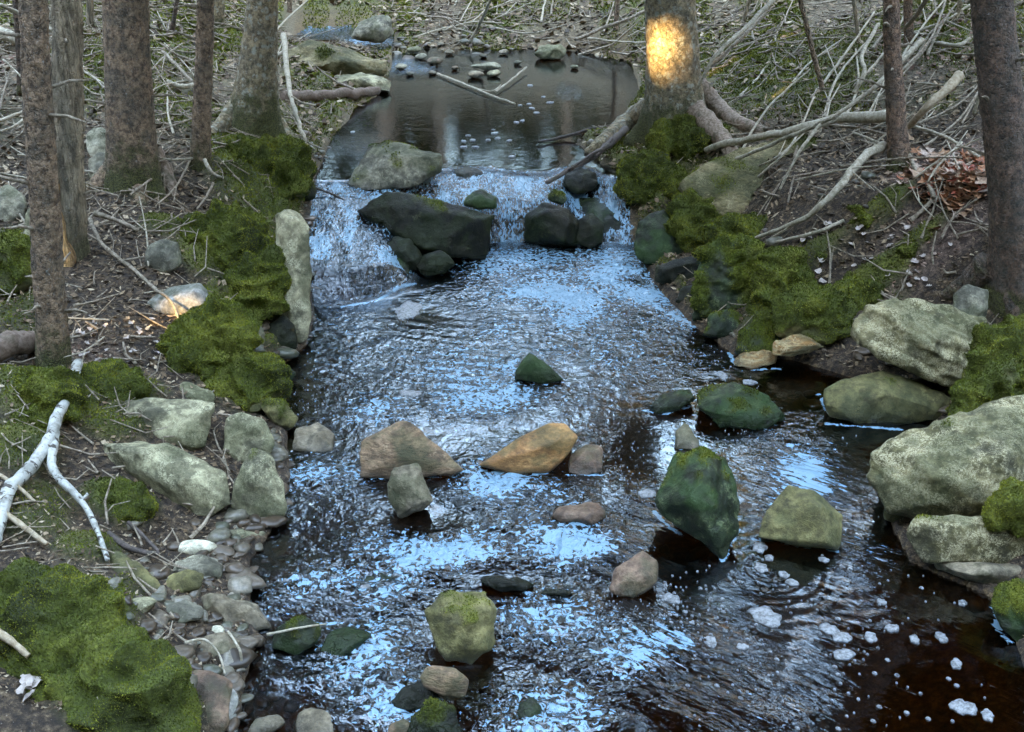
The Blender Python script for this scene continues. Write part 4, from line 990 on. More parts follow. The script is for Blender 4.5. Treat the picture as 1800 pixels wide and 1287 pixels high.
rock('boulder', 'moss mound between the rounded grey stone and tall slab', 'moss', [(320, 440), (330, 395), (390, 375), (450, 385), (470, 430), (420, 470), (360, 475)], 'olive', None, 35, rough=.11, moss=.35, cush=.04, rnd=7)
# --- upper stream
rock('boulder', 'grey rounded boulder in the far upper stream', 'boulder', [(612, 68), (630, 38), (665, 24), (690, 30), (695, 60), (670, 76)], 'grey', .38, 50, rnd=5)
rock('boulder', 'brown mossy slab boulder left of the upper pool', 'boulder', [(495, 135), (500, 85), (540, 68), (610, 85), (680, 110), (682, 130), (600, 138)], 'tan', .40, 45, strata=.01, moss=-.45)
rock('rock', 'pale green flat rock at the left edge of the upper pool', 'rock', [(568, 150), (590, 132), (640, 127), (690, 145), (685, 165), (620, 163)], 'pale', .33, 30, moss=-.6)
rock('rock', 'pale rock at the far end of the upper pool', 'rock', [(935, 95), (950, 80), (985, 77), (1000, 90), (985, 104), (950, 105)], 'pale', .33, 45)
rock('rock', 'long bright flat stone in the upper pool shallows', 'rock', [(822, 118), (830, 110), (872, 108), (888, 117), (860, 124)], 'white', .33, 15, thick=.06)
UP_G = 'small stones in the upper pool shallows'
ups = [(835, 132, 18), (868, 130, 15), (740, 100, 14), (765, 108, 18), (790, 92, 12), (728, 88, 16), (705, 118, 14), (850, 98, 10), (885, 92, 12), (665, 100, 12), (720, 130, 10), (800, 120, 9), (760, 128, 10), (1010, 118, 10), (910, 110, 10), (745, 70, 12), (775, 78, 10)]
for i, (a, b, r_) in enumerate(ups):
    rock('stone', ['brown', 'pale', 'grey', 'pinkish'][i % 4] + (' larger' if r_ > 13 else ' little') + ' stone in the upper pool shallows, ' + ['nearest the long bright flat stone', 'just right of the nearest small stone', 'at the far gravel left of centre', 'beside the far left gravel stone', 'at the very back of the gravel', 'nearest the grey upstream boulder', 'low in the left gravel', 'straight behind the long bright stone', 'behind and right of the bright stone', 'left of all the others', 'at the front left of the gravel', 'between gravel and bright stone', 'at the front of the gravel', 'alone right of the pale pool-end rock', 'between bright stone and pale rock', 'farthest back on the left', 'back near the far bank'][i], 'stone', [(a - r_, b), (a - r_ * .5, b - r_ * .45), (a + r_ * .5, b - r_ * .5), (a + r_, b - .1 * r_), (a + r_ * .3, b + r_ * .35), (a - r_ * .5, b + r_ * .3)], ['stone', 'pale', 'grey', 'pink'][i % 4], .33, 30, group=UP_G, thick=.08)
build_rocks()

# ------------------------------------------------------------------ tubes (trunks, branches)
def tube_geo(P, R, seg=8, noise_amp=0.0, nscale=20, seed=0, cap=True):
    P = np.asarray(P, float); R = np.asarray(R, float)
    T = np.gradient(P, axis=0); T /= np.linalg.norm(T, axis=1)[:, None] + 1e-9
    ref = np.array([0, 0, 1.0]) if abs(T[0, 2]) < .8 else np.array([1.0, 0, 0])
    A = np.cross(T, ref); A /= np.linalg.norm(A, axis=1)[:, None] + 1e-9
    B = np.cross(T, A)
    th = np.linspace(0, 2 * np.pi, seg, endpoint=False)
    V = P[:, None] + R[:, None, None] * (np.cos(th)[None, :, None] * A[:, None] + np.sin(th)[None, :, None] * B[:, None])
    V = V.reshape(-1, 3)
    if noise_amp:
        c = np.repeat(P, seg, 0); d = V - c; l = np.linalg.norm(d, axis=1)[:, None] + 1e-9
        V = V + d / l * (noise_amp * fbm(V * nscale, 3, seed))[:, None]
    n = len(P)
    i = np.arange(n - 1)[:, None] * seg; j = np.arange(seg)[None]
    F = np.stack([i + j, i + (j + 1) % seg, i + seg + (j + 1) % seg, i + seg + j], -1).reshape(-1, 4)
    if cap:
        V = np.vstack([V, P[:1], P[-1:]])
        a = len(V) - 2
        j = np.arange(seg)
        c1 = np.stack([np.full(seg, a), (j + 1) % seg, j, np.full(seg, a)], 1)
        c2 = np.stack([np.full(seg, a + 1), (n - 1) * seg + j, (n - 1) * seg + (j + 1) % seg, np.full(seg, a + 1)], 1)
        F = np.vstack([F, c1, c2])
    return V, F

def tri(F):
    F = np.asarray(F)
    t = np.vstack([F[:, [0, 1, 2]], F[:, [0, 2, 3]]])
    return t[(t[:, 0] != t[:, 1]) & (t[:, 1] != t[:, 2]) & (t[:, 0] != t[:, 2])]

def smooth_path(P, R, n):
    P = np.asarray(P, float); R = np.asarray(R, float)
    L = np.r_[0, np.cumsum(np.linalg.norm(np.diff(P, axis=0), axis=1))]
    # Catmull-Rom through the points
    ts = np.linspace(0, len(P) - 1, n); out = []
    for t in ts:
        i = min(int(t), len(P) - 2); f = t - i
        p0, p1, p2, p3 = P[max(i - 1, 0)], P[i], P[i + 1], P[min(i + 2, len(P) - 1)]
        out.append(.5 * ((2 * p1) + (-p0 + p2) * f + (2 * p0 - 5 * p1 + 4 * p2 - p3) * f * f + (-p0 + 3 * p1 - 3 * p2 + p3) * f ** 3))
    return np.array(out), np.interp(ts, np.arange(len(P)), R)

def branch(name, label, cat, pts, w0, w1, mat='twig', h=.02, group=None, twigs=(), seed=1, parent=None):
    """pts: picture points (px,py[,height above ground]); w0,w1 widths in picture px"""
    W = []
    for p in pts:
        hh = p[2] if len(p) > 2 else h
        W.append(hit(p[0], p[1], hh))
    W = np.array(W)
    dist = np.linalg.norm(W - CAM, axis=1)
    R = np.linspace(w0, w1, len(W)) / 2 * dist / FPX
    n = max(8, len(pts) * 7)
    P, R = smooth_path(W, R, n)
    jit = np.stack([fbm(P * 7 + 5 * k_, 3, seed + k_) for k_ in range(3)], 1)
    P = P + jit * R.mean() * .9
    R = R * (1 + .22 * fbm(P * 30, 2, seed + 7))
    V, F = tube_geo(P, R, 8, R.mean() * .25, 60, seed)
    loc = tuple(P[0])
    if parent is not None:
        V = V - np.array(parent.location)
        return mesh_from(name, V, tri(F), M[mat], parent=parent)
    o = mesh_from(name, V, tri(F), M[mat], loc=loc)
    tag(o, label, cat, group)
    for k_, (tp, a, b) in enumerate(twigs):
        branch('side_twig', None, None, tp, a, b, mat, h, seed=seed + 20 + k_, parent=o)
    return o

def crown_geo(cx, cy, z0, z1, rad, n, rs):
    h = rs.random(n) ** .8
    z = z0 + (z1 - z0) * h
    rr_ = rad * (1 - h * .75) * np.sqrt(rs.random(n)) ; a = rs.random(n) * 2 * np.pi
    c = np.stack([cx + rr_ * np.cos(a), cy + rr_ * np.sin(a), z - rr_ * .25], 1)
    u = rs.normal(0, 1, (n, 3)); u[:, 2] *= .4; u /= np.linalg.norm(u, axis=1)[:, None]
    v = np.cross(u, rs.normal(0, 1, (n, 3))); v /= np.linalg.norm(v, axis=1)[:, None]
    L = rs.uniform(.15, .32, n)[:, None]
    V = np.stack([c - u * L, c + v * L * .45, c + u * L, c - v * L * .45], 1).reshape(-1, 3)
    return V, np.arange(len(V)).reshape(-1, 4)

SUNSPOTS = []      # world points the low sun reaches through gaps, with gap radius
def near_gap(c, extra=.15):
    hitm = np.zeros(len(c), bool)
    for (p, r) in SUNSPOTS:
        d = c - p; t = d @ SUN_DIR
        q = np.linalg.norm(d - t[:, None] * SUN_DIR, axis=1)
        hitm |= (q < r + extra) & (t > .3)
    return hitm

def tree(label, bx, by, wb, topx, wt, mat, height=8.0, flare=.5, flareh=.18, moss_h=.5, roots=(), zb=None, crown=450, lobes=4, seed=1, name='tree', knots=0, broken=None, bumps=.004, fl_pow=1.0, group=None, crown_at=.48, crown_w=.17):
    base = hit(bx, by, -.03) if zb is None else at_z(bx, by, zb)
    d = np.linalg.norm(base - CAM)
    dep = (base - CAM) @ FW
    r0 = wb / 2 / FPX * dep
    # lean: the point of the trunk axis at the frame's top edge
    rt = ray(topx, 0); tt = (base[1] - CAM[1]) / rt[1]; top = CAM + rt * tt
    dirv = (top - base) / (top[2] - base[2])
    r1 = wt / 2 / FPX * ((top - CAM) @ FW)
    zt = top[2] - base[2]
    nr = int(min(340, zt / (d / 1098 * 1.8))); 
    h_in = np.linspace(-.12, zt * 1.08, nr)
    h_out = np.linspace(zt * 1.12, height, 26) if broken is None else np.array([])
    hh = np.concatenate([h_in, h_out])
    if broken is not None: hh = np.linspace(-.12, broken, nr)
    seg = 56
    th = np.linspace(0, 2 * np.pi, seg, endpoint=False)
    rad = np.interp(hh, [0, zt, height], [r0, r1, r1 * .45])
    HH, TH = np.meshgrid(hh, th, indexing='ij')
    fl = flare * np.exp(-np.clip(HH, -.05, 9) / flareh)
    lob = 1 + fl * (.75 + .45 * np.cos(lobes * TH + seed) + .2 * np.cos((lobes + 3) * TH + 2 * seed))
    Rr = rad[:, None] * lob
    wob = np.stack([fbm(np.stack([hh * 1.3, hh * 0 + seed, hh * 0], 1), 2, seed), fbm(np.stack([hh * 1.3, hh * 0 + seed + 9, hh * 0], 1), 2, seed + 1)], 1) * .02
    cx = base[0] + dirv[0] * hh + wob[:, 0]; cy = base[1] + dirv[1] * hh + wob[:, 1]; cz = base[2] + hh
    V = np.stack([cx[:, None] + Rr * np.cos(TH), cy[:, None] + Rr * np.sin(TH), np.repeat(cz[:, None], seg, 1)], -1).reshape(-1, 3)
    NN = np.stack([np.cos(TH), np.sin(TH), TH * 0], -1).reshape(-1, 3)
    q = V * np.array([1, 1, .45])
    rel = bumps * (fbm(q * 45, 4, seed + 3) * 1.6 + .8 * fbm(q * 12, 2, seed + 5)) * 1.4
    V = V + NN * rel[:, None]
    if broken is not None:
        topm = sstep(broken - .5, broken, HH.ravel())
        V[:, 2] += topm * .22 * noise(np.stack([NN[:, 0] * 3, NN[:, 1] * 3, NN[:, 0] * 0 + 4], 1), 9)
    nrr = len(hh)
    i = np.arange(nrr - 1)[:, None] * seg; j = np.arange(seg)[None]
    F = np.stack([i + j, i + (j + 1) % seg, i + seg + (j + 1) % seg, i + seg + j], -1).reshape(-1, 4)
    mossv = np.exp(-np.clip(HH, 0, 9) / moss_h).ravel() if moss_h > 0 else np.zeros(len(V))
    root = bpy.data.objects.new(name, None); COL.objects.link(root)
    root.location = base; tag(root, label, 'tree', group)
    L0 = np.array(base)
    mesh_from('trunk', V - L0, F, M[mat], parent=root, attrs={'moss': mossv})
    for k_, rp in enumerate(roots):
        pts, w0, w1, rm = rp
        W = np.array([hit(p[0], p[1], p[2] if len(p) > 2 else .01) for p in pts])
        ds = np.linalg.norm(W - CAM, axis=1)
        P, R = smooth_path(W, np.linspace(w0, w1, len(W)) / 2 * ds / FPX, 26)
        v, f = tube_geo(P, R, 12, R.mean() * .35, 18, seed + k_)
        mesh_from('root', v - L0, tri(f), M[rm], parent=root, attrs={'moss': np.full(len(v), .45 if rm != 'root' else .0)})
    rs = np.random.default_rng(seed)
    for k_ in range(knots):      # dead branch stubs
        z = rs.uniform(.25, zt); a = rs.uniform(0, 2 * np.pi)
        p = np.array([base[0] + dirv[0] * z, base[1] + dirv[1] * z, base[2] + z])
        dr = np.array([math.cos(a), math.sin(a), rs.uniform(-.2, .5)])
        rr0 = np.interp(z, [0, zt], [r0, r1]); L = rs.uniform(.03, .22)
        P = np.array([p + dr * rr0 * .7, p + dr * (rr0 + L * .5) + [0, 0, .01], p + dr * (rr0 + L)])
        v, f = tube_geo(P, np.array([.008, .006, .003]), 6)
        mesh_from('branch_stub', v - L0, tri(f), M['twig'], parent=root)
    if crown and broken is None:
        cxx, cyy = base[0] + dirv[0] * height, base[1] + dirv[1] * height
        v, f = crown_geo(base[0] + dirv[0] * height * .8, base[1] + dirv[1] * height * .8, base[2] + height * crown_at, base[2] + height * 1.12, height * crown_w, crown, rs)
        g = near_gap(v.reshape(-1, 4, 3).mean(1))
        f = f[~g]
        mesh_from('crown', v - L0, f, M['needle'], parent=root, smooth=False)
    return root, base

s6 = at_z(1190, 235, .50)
def on_depth(px, py, ydep):
    d = ray(px, py); return CAM + d * (ydep / d[1])
SUNSPOTS += [(on_depth(1160, 62, s6[1]) + np.array([-.085, -.12, 0]), .06), (hit(280, 545, .04), .0), (hit(20, 620, .04), -.07), (hit(1250, 130, .02), .0), (hit(1400, 60, .02), .0), (hit(480, 95, .02), .0)]

tree('leftmost grey-brown spruce trunk with smooth scaly bark', 95, 655, 54, 60, 48, 'spruce', 9, .25, .10, .22, seed=3, knots=9, lobes=5)
t2, b2 = tree('dead weathered trunk with a split orange strip, behind the leftmost trunk', 124, 462, 52, 116, 50, 'deadbark', 6, .3, .15, .25, seed=5, knots=3, broken=2.2, bumps=.007)
tree('stout grey trunk flaring at a mossy base, third on the left', 236, 335, 86, 218, 76, 'spruce', 10, .42, .16, .30, seed=8, knots=6, lobes=4,
     roots=[([(265, 270, .12), (290, 305, .04), (305, 345, .0)], 42, 14, 'root'), ([(205, 290, .1), (175, 320, .03), (150, 335, -.01)], 40, 14, 'spruce'), ([(240, 320, .03), (245, 345, .01), (250, 365, -.01)], 36, 16, 'spruce')])
tree('thin spruce trunk between the stout trunk and the mossy flared trunk', 352, 305, 32, 362, 30, 'spruce', 7, .35, .1, .2, seed=11, knots=5)
tree('lichen-spotted trunk with a mossy flared base beside the upper pool', 445, 245, 82, 462, 52, 'lichenbark', 9, .55, .22, .45, seed=14, knots=3,
     roots=[([(415, 190, .12), (385, 225, .03), (350, 245, .0)], 34, 14, 'lichenbark'), ([(470, 200, .1), (500, 235, .02), (520, 270, -.02)], 38, 14, 'lichenbark')])
tree('big trunk with a patch of golden sunlight right of the pool', 1192, 238, 98, 1178, 88, 'lichenbark', 11, .55, .16, .35, seed=17, crown=2000, crown_at=.30, crown_w=.2, knots=4, lobes=5,
     roots=[([(1225, 150, .25), (1255, 180, .12), (1285, 210, .04), (1320, 225, .02), (1345, 235, -.01)], 34, 20, 'root'),
            ([(1205, 180, .18), (1240, 215, .10), (1270, 245, .04), (1295, 280, -.01)], 46, 22, 'root'),
            ([(1150, 190, .12), (1105, 215, .04), (1060, 250, .02), (1030, 270, -.01)], 50, 14, 'lichenbark')])
tree('slender reddish-brown spruce trunk on the right bank', 1582, 305, 36, 1568, 28, 'sprucered', 8, .35, .10, .15, seed=21, crown=1300, crown_at=.38, crown_w=.2, knots=7)
tree('dark thick trunk at the right edge of the picture', 1790, 515, 72, 1746, 72, 'sprucedark', 10, .60, .20, .05, seed=24, crown=1600, crown_at=.36, crown_w=.2, knots=4, lobes=3,
     roots=[([(1740, 470, .14), (1700, 500, .06), (1660, 520, .0)], 60, 16, 'sprucedark'), ([(1775, 500, .05), (1790, 545, .01), (1800, 590, -.03)], 50, 20, 'sprucedark')])
tree('very thin sapling trunk left of the leftmost spruce', 40, 175, 16, 30, 14, 'sprucedark', 5, .2, .08, .1, seed=27, crown=300)
tree('thin far trunk between the reddish and the dark right trunks', 1598, 90, 16, 1596, 15, 'sprucered', 6, .2, .08, .1, seed=30, crown=300)
tree('thin bent grey sapling between the sunlit and reddish trunks', 1450, 175, 10, 1408, 8, 'spruce', 5, .2, .05, .05, seed=33, crown=150)
tree('thin spruce behind the far side of the stout trunk', 250, 60, 26, 250, 26, 'spruce', 7, .2, .08, .2, seed=36, crown=300)
tree('thin mossy far trunk left of the lichen-spotted trunk', 385, 60, 20, 385, 20, 'lichenbark', 7, .3, .08, .2, seed=39, crown=300)
tree('small leaning sapling behind the dead trunk', 160, 60, 14, 158, 12, 'deadbark', 5, .2, .05, .1, seed=41, crown=200)

tree('straight thin sapling on the far bank left of the sunlit tree', 1082, 60, 9, 1085, 8, 'spruce', 5, .2, .05, .1, seed=43, crown=120, name='sapling')
tree('thin pale sapling on the far right slope before the dark trunk', 1672, 60, 10, 1690, 9, 'lichenbark', 5, .2, .05, .1, seed=44, crown=120, name='sapling')
tree('slim grey sapling between the lichen-spotted trunk and the pool', 512, 40, 9, 508, 8, 'spruce', 5, .2, .05, .1, seed=45, crown=120, name='sapling')
tree('slim dark sapling leaning behind the mossy far trunk', 300, 70, 9, 312, 8, 'sprucedark', 5, .2, .05, .1, seed=46, crown=120, name='sapling')
tree('twiggy sapling right of the sunlit tree on the far slope', 1300, 60, 8, 1318, 7, 'deadbark', 5, .2, .05, .1, seed=47, crown=120, name='sapling')
tree('bare thin sapling on the far right behind the reddish trunk', 1512, 90, 8, 1500, 7, 'deadbark', 5, .2, .05, .1, seed=48, crown=120, name='sapling')
blocker_base = np.array([4.5, 7.4, 1.3])  # spruce added out of view to darken the lower right reflection
cv, cf = crown_geo(4.1, 7.3, 3.8, 8.8, 1.7, 3600, np.random.default_rng(5))
blocker_tree = bpy.data.objects.new('tree', None); COL.objects.link(blocker_tree); blocker_tree.location = blocker_base
tag(blocker_tree, 'leaning spruce outside the right edge, its boughs over the stream', 'tree')
cf = cf[~near_gap(cv.reshape(-1, 4, 3).mean(1))]
mesh_from('crown', cv - blocker_base, cf, M['needle'], parent=blocker_tree, smooth=False)
tv, tf = tube_geo(np.array([[4.5, 7.4, .6], [4.4, 7.4, 3.5], [4.2, 7.3, 8.2]]), np.array([.11, .09, .04]), 12)
mesh_from('trunk', tv - blocker_base, tri(tf), M['spruce'], parent=blocker_tree, attrs={'moss': np.zeros(len(tv))})
# split strip on the dead trunk
zs = np.linspace(.0, .62, 24)
strip_v = []
for s_ in (0, 1):
    for z in zs:
        w = .026 * (1 - .5 * (z / .62)) + .005 * math.sin(z * 40)
        a0 = -1.5 + (s_ - .5) * 2 * (w / .09) * 1.3
        r_ = .098 + .03 * math.exp(-z / .12) + .004 * math.sin(z * 25)
        strip_v.append((b2[0] + r_ * math.cos(a0) - .01 * z, b2[1] + r_ * math.sin(a0), b2[2] + .02 + z))
SV = np.array(strip_v); n_ = len(zs)
SV2 = SV - np.array([0, -.04, 0])
allv = np.vstack([SV, SV2]); j = np.arange(n_ - 1)
sf = np.vstack([np.stack([j, j + n_, j + n_ + 1, j + 1], 1), np.stack([j + 2 * n_, j + 2 * n_ + 1, j + 3 * n_ + 1, j + 3 * n_], 1),
                np.stack([j, j + 1, j + 1 + 2 * n_, j + 2 * n_], 1), np.stack([j + n_, j + 3 * n_, j + 1 + 3 * n_, j + 1 + n_], 1)])
mesh_from('split_wood', allv - b2, sf, M['split'], parent=t2, attrs={'moss': np.zeros(len(allv))})

# ------------------------------------------------------------------ named branches and sticks
branch('birch_stick', 'long white birch stick lying at the left edge', 'stick', [(-10, 950), (10, 880), (60, 810, .06), (95, 750, .08), (120, 690, .08), (138, 638, .06)], 24, 17, 'birch', .04, seed=2, twigs=[([(128, 655, .07), (137, 675, .06)], 6, 4)])
branch('birch_stick', 'thinner forked birch stick pointing down to the gravel', 'stick', [(98, 760, .07), (92, 820, .06), (130, 868, .07), (158, 905, .07), (190, 985, .03)], 17, 8, 'birch', .05, seed=4, twigs=[([(130, 868, .06), (145, 876, .06), (155, 868, .08)], 8, 5)])
branch('stick', 'split bare yellow stick crossing under the birch stick', 'stick', [(-10, 832, .06), (30, 855, .05), (85, 905, .02)], 8, 5, 'wood', seed=6)
branch('stick', 'pale stick pointing into the lower left moss', 'stick', [(-15, 890, .05), (40, 925, .04), (80, 958, .02)], 12, 7, 'wood', seed=7)
branch('stick', 'short bare yellow stick at the left edge on the bright moss', 'stick', [(-15, 1105, .09), (20, 1130, .08), (52, 1153, .07)], 15, 9, 'wood', seed=8)
branch('stick', 'curved dark twig across the gravel by the left bank', 'stick', [(190, 940), (220, 958), (250, 970), (280, 975)], 12, 8, 'twigd', .02, seed=9, twigs=[([(225, 918, .03), (250, 940, .03), (280, 970, .02)], 7, 6)])
branch('stick', 'pale stick lying across the green stone at the gravel edge', 'stick', [(470, 1115, .06), (520, 1105, .07), (575, 1097, .04)], 5, 3, 'twigp', seed=10)
branch('branch', 'white bare branch hanging down the left side of the pool', 'branch', [(498, 62, .35), (505, 130, .3), (512, 175, .25), (525, 215, .25), (535, 250, .2), (533, 288, .05)], 10, 5, 'twigp', seed=12, twigs=[([(512, 170, .27), (530, 180, .25), (555, 185, .2)], 5, 3), ([(535, 247, .2), (552, 256, .15), (567, 262, .1)], 4, 3)])
branch('branch', 'long pale branch sweeping down to the mossy boulder on the right', 'branch', [(1555, 255, .12), (1520, 275, .12), (1480, 320, .1), (1440, 365, .1), (1390, 395, .08), (1312, 425, .04)], 17, 6, 'twigp', seed=13, twigs=[([(1430, 372, .1), (1370, 410, .06), (1335, 432, .03)], 5, 3), ([(1555, 255, .12), (1500, 232, .14)], 6, 3)])
branch('branch', 'thin pale twig parallel below the long sweeping branch', 'branch', [(1484, 388, .05), (1430, 410, .05), (1380, 422, .04), (1330, 432, .03)], 7, 4, 'twigp', seed=15)
branch('branch', 'long mossy grey branch crossing in front of the tan boulder', 'branch', [(1620, 70, .5), (1540, 150, .42), (1480, 195, .35), (1445, 215, .3), (1330, 265, .22), (1220, 310, .12)], 8, 6, 'twigp', seed=16, twigs=[([(1450, 210, .3), (1410, 260, .25), (1370, 335, .15)], 6, 4), ([(1500, 165, .3), (1520, 125, .4), (1515, 95, .45), (1545, 42, .5)], 8, 6)])
branch('branch', 'thick pale barkless branch beside the reddish trunk', 'branch', [(1688, 132, .3), (1640, 180, .25), (1595, 225, .12)], 18, 9, 'wood', seed=18)
branch('log', 'mossy grey log lying between the roots and the reddish trunk', 'log', [(1240, 262), (1340, 240, .1), (1420, 225, .12), (1480, 205, .12), (1560, 205, .1)], 10, 20, 'twigp', .03, seed=19)
branch('branch', 'long grey bough slanting up from behind the roots', 'branch', [(1225, 155, .45), (1260, 95, .55), (1310, 50, .6), (1370, -10, .7)], 6, 9, 'twigp', seed=22)
branch('branch', 'second grey bough slanting parallel behind the sunlit tree', 'branch', [(1250, 115, .4), (1300, 70, .5), (1345, 20, .55), (1362, -20, .6)], 6, 7, 'twig', seed=23)
branch('branch', 'bare twig arching before the dark right trunk', 'branch', [(1765, -10, .9), (1752, 80, .75), (1730, 150, .6), (1712, 200, .45)], 4, 6, 'twigp', .2, seed=25)
branch('branch', 'curved grey branch on the orange leaves', 'branch', [(1590, 250, .05), (1605, 290, .05), (1638, 335, .05), (1632, 360, .04), (1600, 388, .02)], 7, 9, 'twig', seed=26)
branch('branch', 'thin stick leaning over the red leaves', 'branch', [(1690, 250, .12), (1650, 290, .06), (1630, 320, .04)], 4, 4, 'twigp', seed=28)
branch('branch', 'pale twig lying across the leaf bed toward the dark trunk', 'branch', [(1600, 220, .05), (1660, 240, .06), (1720, 275, .05)], 6, 5, 'twigp', seed=29)
branch('branch', 'forked driftwood branch reaching into the upper pool', 'branch', [(1100, 228, .06), (1060, 262, .08), (1020, 290, .06), (960, 320, .05)], 14, 7, 'twigd', .02, seed=31, twigs=[([(1060, 262, .09), (1040, 270, .12), (1000, 300, .08)], 7, 4), ([(1050, 225, .05), (1000, 238, .03), (945, 250, .02)], 7, 4), ([(1075, 245, .08), (1045, 275, .08)], 8, 5)])
branch('branch', 'thin bare branch floating across the middle of the pool', 'branch', [(770, 130, .02), (820, 150, .02), (870, 170, .02), (905, 182, .01)], 5, 3, 'twigp', seed=32, twigs=[([(870, 162, .02), (900, 140, .03), (925, 118, .04)], 4, 3), ([(820, 150, .02), (860, 160, .03), (880, 150, .05)], 3, 2)])
branch('log', 'brown log lying left of the upper pool', 'log', [(498, 172, .04), (560, 168, .05), (610, 165, .05), (660, 160, .03)], 22, 16, 'logm', .04, seed=34)
branch('branch', 'dead branch running over the left bank soil to the bluish stone', 'branch', [(158, 385, .1), (180, 430, .08), (230, 470, .05), (275, 510, .05)], 7, 6, 'twig', seed=35, twigs=[([(275, 510, .08), (305, 535, .08), (320, 590, .02)], 5, 4)])
branch('branch', 'dead branch from the dead trunk toward the rounded grey stone', 'branch', [(165, 375, .1), (200, 385, .08), (245, 405, .05)], 10, 6, 'twig', seed=37)
branch('branch', 'grey stick leaning in front of the stout trunk', 'branch', [(228, 168, .3), (215, 195, .2), (190, 228, .08)], 5, 5, 'twigp', seed=38)
branch('branch', 'bent bare branch crossing the two left trunks', 'branch', [(0, 8, .9), (60, 35, .8), (120, 70, .72)], 6, 8, 'twigp', seed=40, twigs=[([(120, 70, .72), (100, 78, .7)], 6, 3)])
branch('branch', 'pale stick poking left of the leftmost trunk', 'branch', [(-10, 215, .1), (20, 205, .1), (45, 195, .1)], 7, 5, 'twigp', seed=42)
branch('branch', 'thin pale twig beside the mossy shelf', 'branch', [(360, 280, .1), (375, 305, .06), (430, 328, .03)], 7, 4, 'twigp', seed=43)
branch('branch', 'pale bleached branch behind the thin spruce trunk', 'branch', [(295, 145, .06), (320, 152, .06), (350, 148, .06)], 9, 8, 'twigp', seed=44)
branch('branch', 'grey branch slanting between the stout and thin trunks', 'branch', [(285, 90, .1), (310, 115, .08), (340, 145, .05)], 6, 5, 'twig', seed=45)
branch('branch', 'dark branch lying on the far bank behind the pool', 'branch', [(1010, 70, .1), (1060, 50, .15), (1110, 30, .2), (1150, 10, .2)], 6, 5, 'twig', seed=46)
branch('branch', 'slim branch rising at the back of the upper pool', 'branch', [(825, 75, .05), (845, 40, .3), (862, 0, .6)], 6, 5, 'twigp', seed=47)
branch('branch', 'thin stick leaning on the left fall', 'branch', [(540, 325, .05), (580, 340, .05), (605, 352, .03)], 5, 3, 'twigd', seed=48)
branch('log', 'weathered pale log at the left edge behind the trunk', 'log', [(-40, 625, .05), (20, 605, .07), (68, 595, .06)], 44, 36, 'logm', .05, seed=49)
branch('log', 'mossy fallen log at the upper left edge', 'log', [(-30, 45, .1), (20, 65, .1), (60, 75, .1)], 20, 16, 'twigp', .05, seed=50)
branch('branch', 'thin twig lying on the bottom left moss mound', 'twig', [(172, 1225, .10), (195, 1248, .10), (222, 1240, .10)], 4, 3, 'twigp', seed=51)
branch('branch', 'wispy twigs tangle at the gravel by the pinkish slab', 'twig', [(325, 1130, .04), (360, 1125, .05), (385, 1150, .05), (395, 1185, .03)], 5, 3, 'twigp', seed=52, twigs=[([(400, 1110, .05), (420, 1140, .05), (425, 1165, .03)], 5, 4)])
branch('branch', 'thin stick fallen from the moss shelf toward the pool', 'twig', [(505, 330, .05), (515, 312, .1), (528, 296, .12)], 4, 3, 'twigp', seed=53)
branch('branch', 'bare pole leaning behind the slender reddish trunk', 'branch', [(1590, 50, .3), (1612, 25, .5), (1632, -10, .7)], 7, 7, 'twig', seed=54)
branch('branch', 'dead branch on the slope above the orange leaves', 'branch', [(1640, 75, .05), (1680, 80, .06), (1705, 68, .06)], 8, 6, 'twigp', seed=55)
branch('branch', 'pale twig standing by the far moss right of the sunlit tree', 'branch', [(1365, 60, .05), (1345, 120, .03), (1300, 170, .03)], 4, 4, 'twigp', seed=56)

LAND = [(95, 450, 'the leftmost trunk'), (124, 300, 'the split dead trunk'), (236, 200, 'the stout mossy-based trunk'), (352, 200, 'the thin left spruce'), (450, 150, 'the lichen-spotted trunk'),
        (250, 470, 'the rounded grey stone'), (305, 530, 'the bluish stone'), (90, 690, 'the moss under the leftmost trunk'), (290, 740, 'the flat lichened boulder'), (650, 50, 'the grey upstream boulder'), (750, 90, 'the gravelly pool end'),
        (855, 115, 'the long bright flat stone'), (968, 92, 'the pale rock at the pool end'), (1082, 40, 'the far straight sapling'), (1185, 120, 'the sunlit tree'), (1320, 320, 'the large tan boulder'), (1300, 235, 'the scuffed roots'),
        (1450, 110, 'the thin bent sapling'), (1580, 180, 'the slender reddish trunk'), (1680, 310, 'the rust leaves'), (1550, 370, 'the sprawling moss cushion'), (1780, 300, 'the dark right trunk'), (1400, 430, 'the long sweeping branch'), (1660, 150, 'the thick barkless branch')]
SEEN = {}
def uniq(a, b, first, second):
    # nearest landmark that does not give a label already used
    c = sorted(LAND, key=lambda q: (q[0] - a) ** 2 + ((q[1] - b) * 1.4) ** 2)
    for k_, l in enumerate(c[:3]):
        dx, dy = a - l[0], b - l[1]
        side = ('right of ' if dx > 0 else 'left of ') if abs(dx) > abs(dy) else ('below ' if dy > 0 else 'above ')
        t_ = first + ' ' + second + ' ' + side + l[2]
        if t_ not in SEEN:
            break
    SEEN[t_] = 1
    return t_
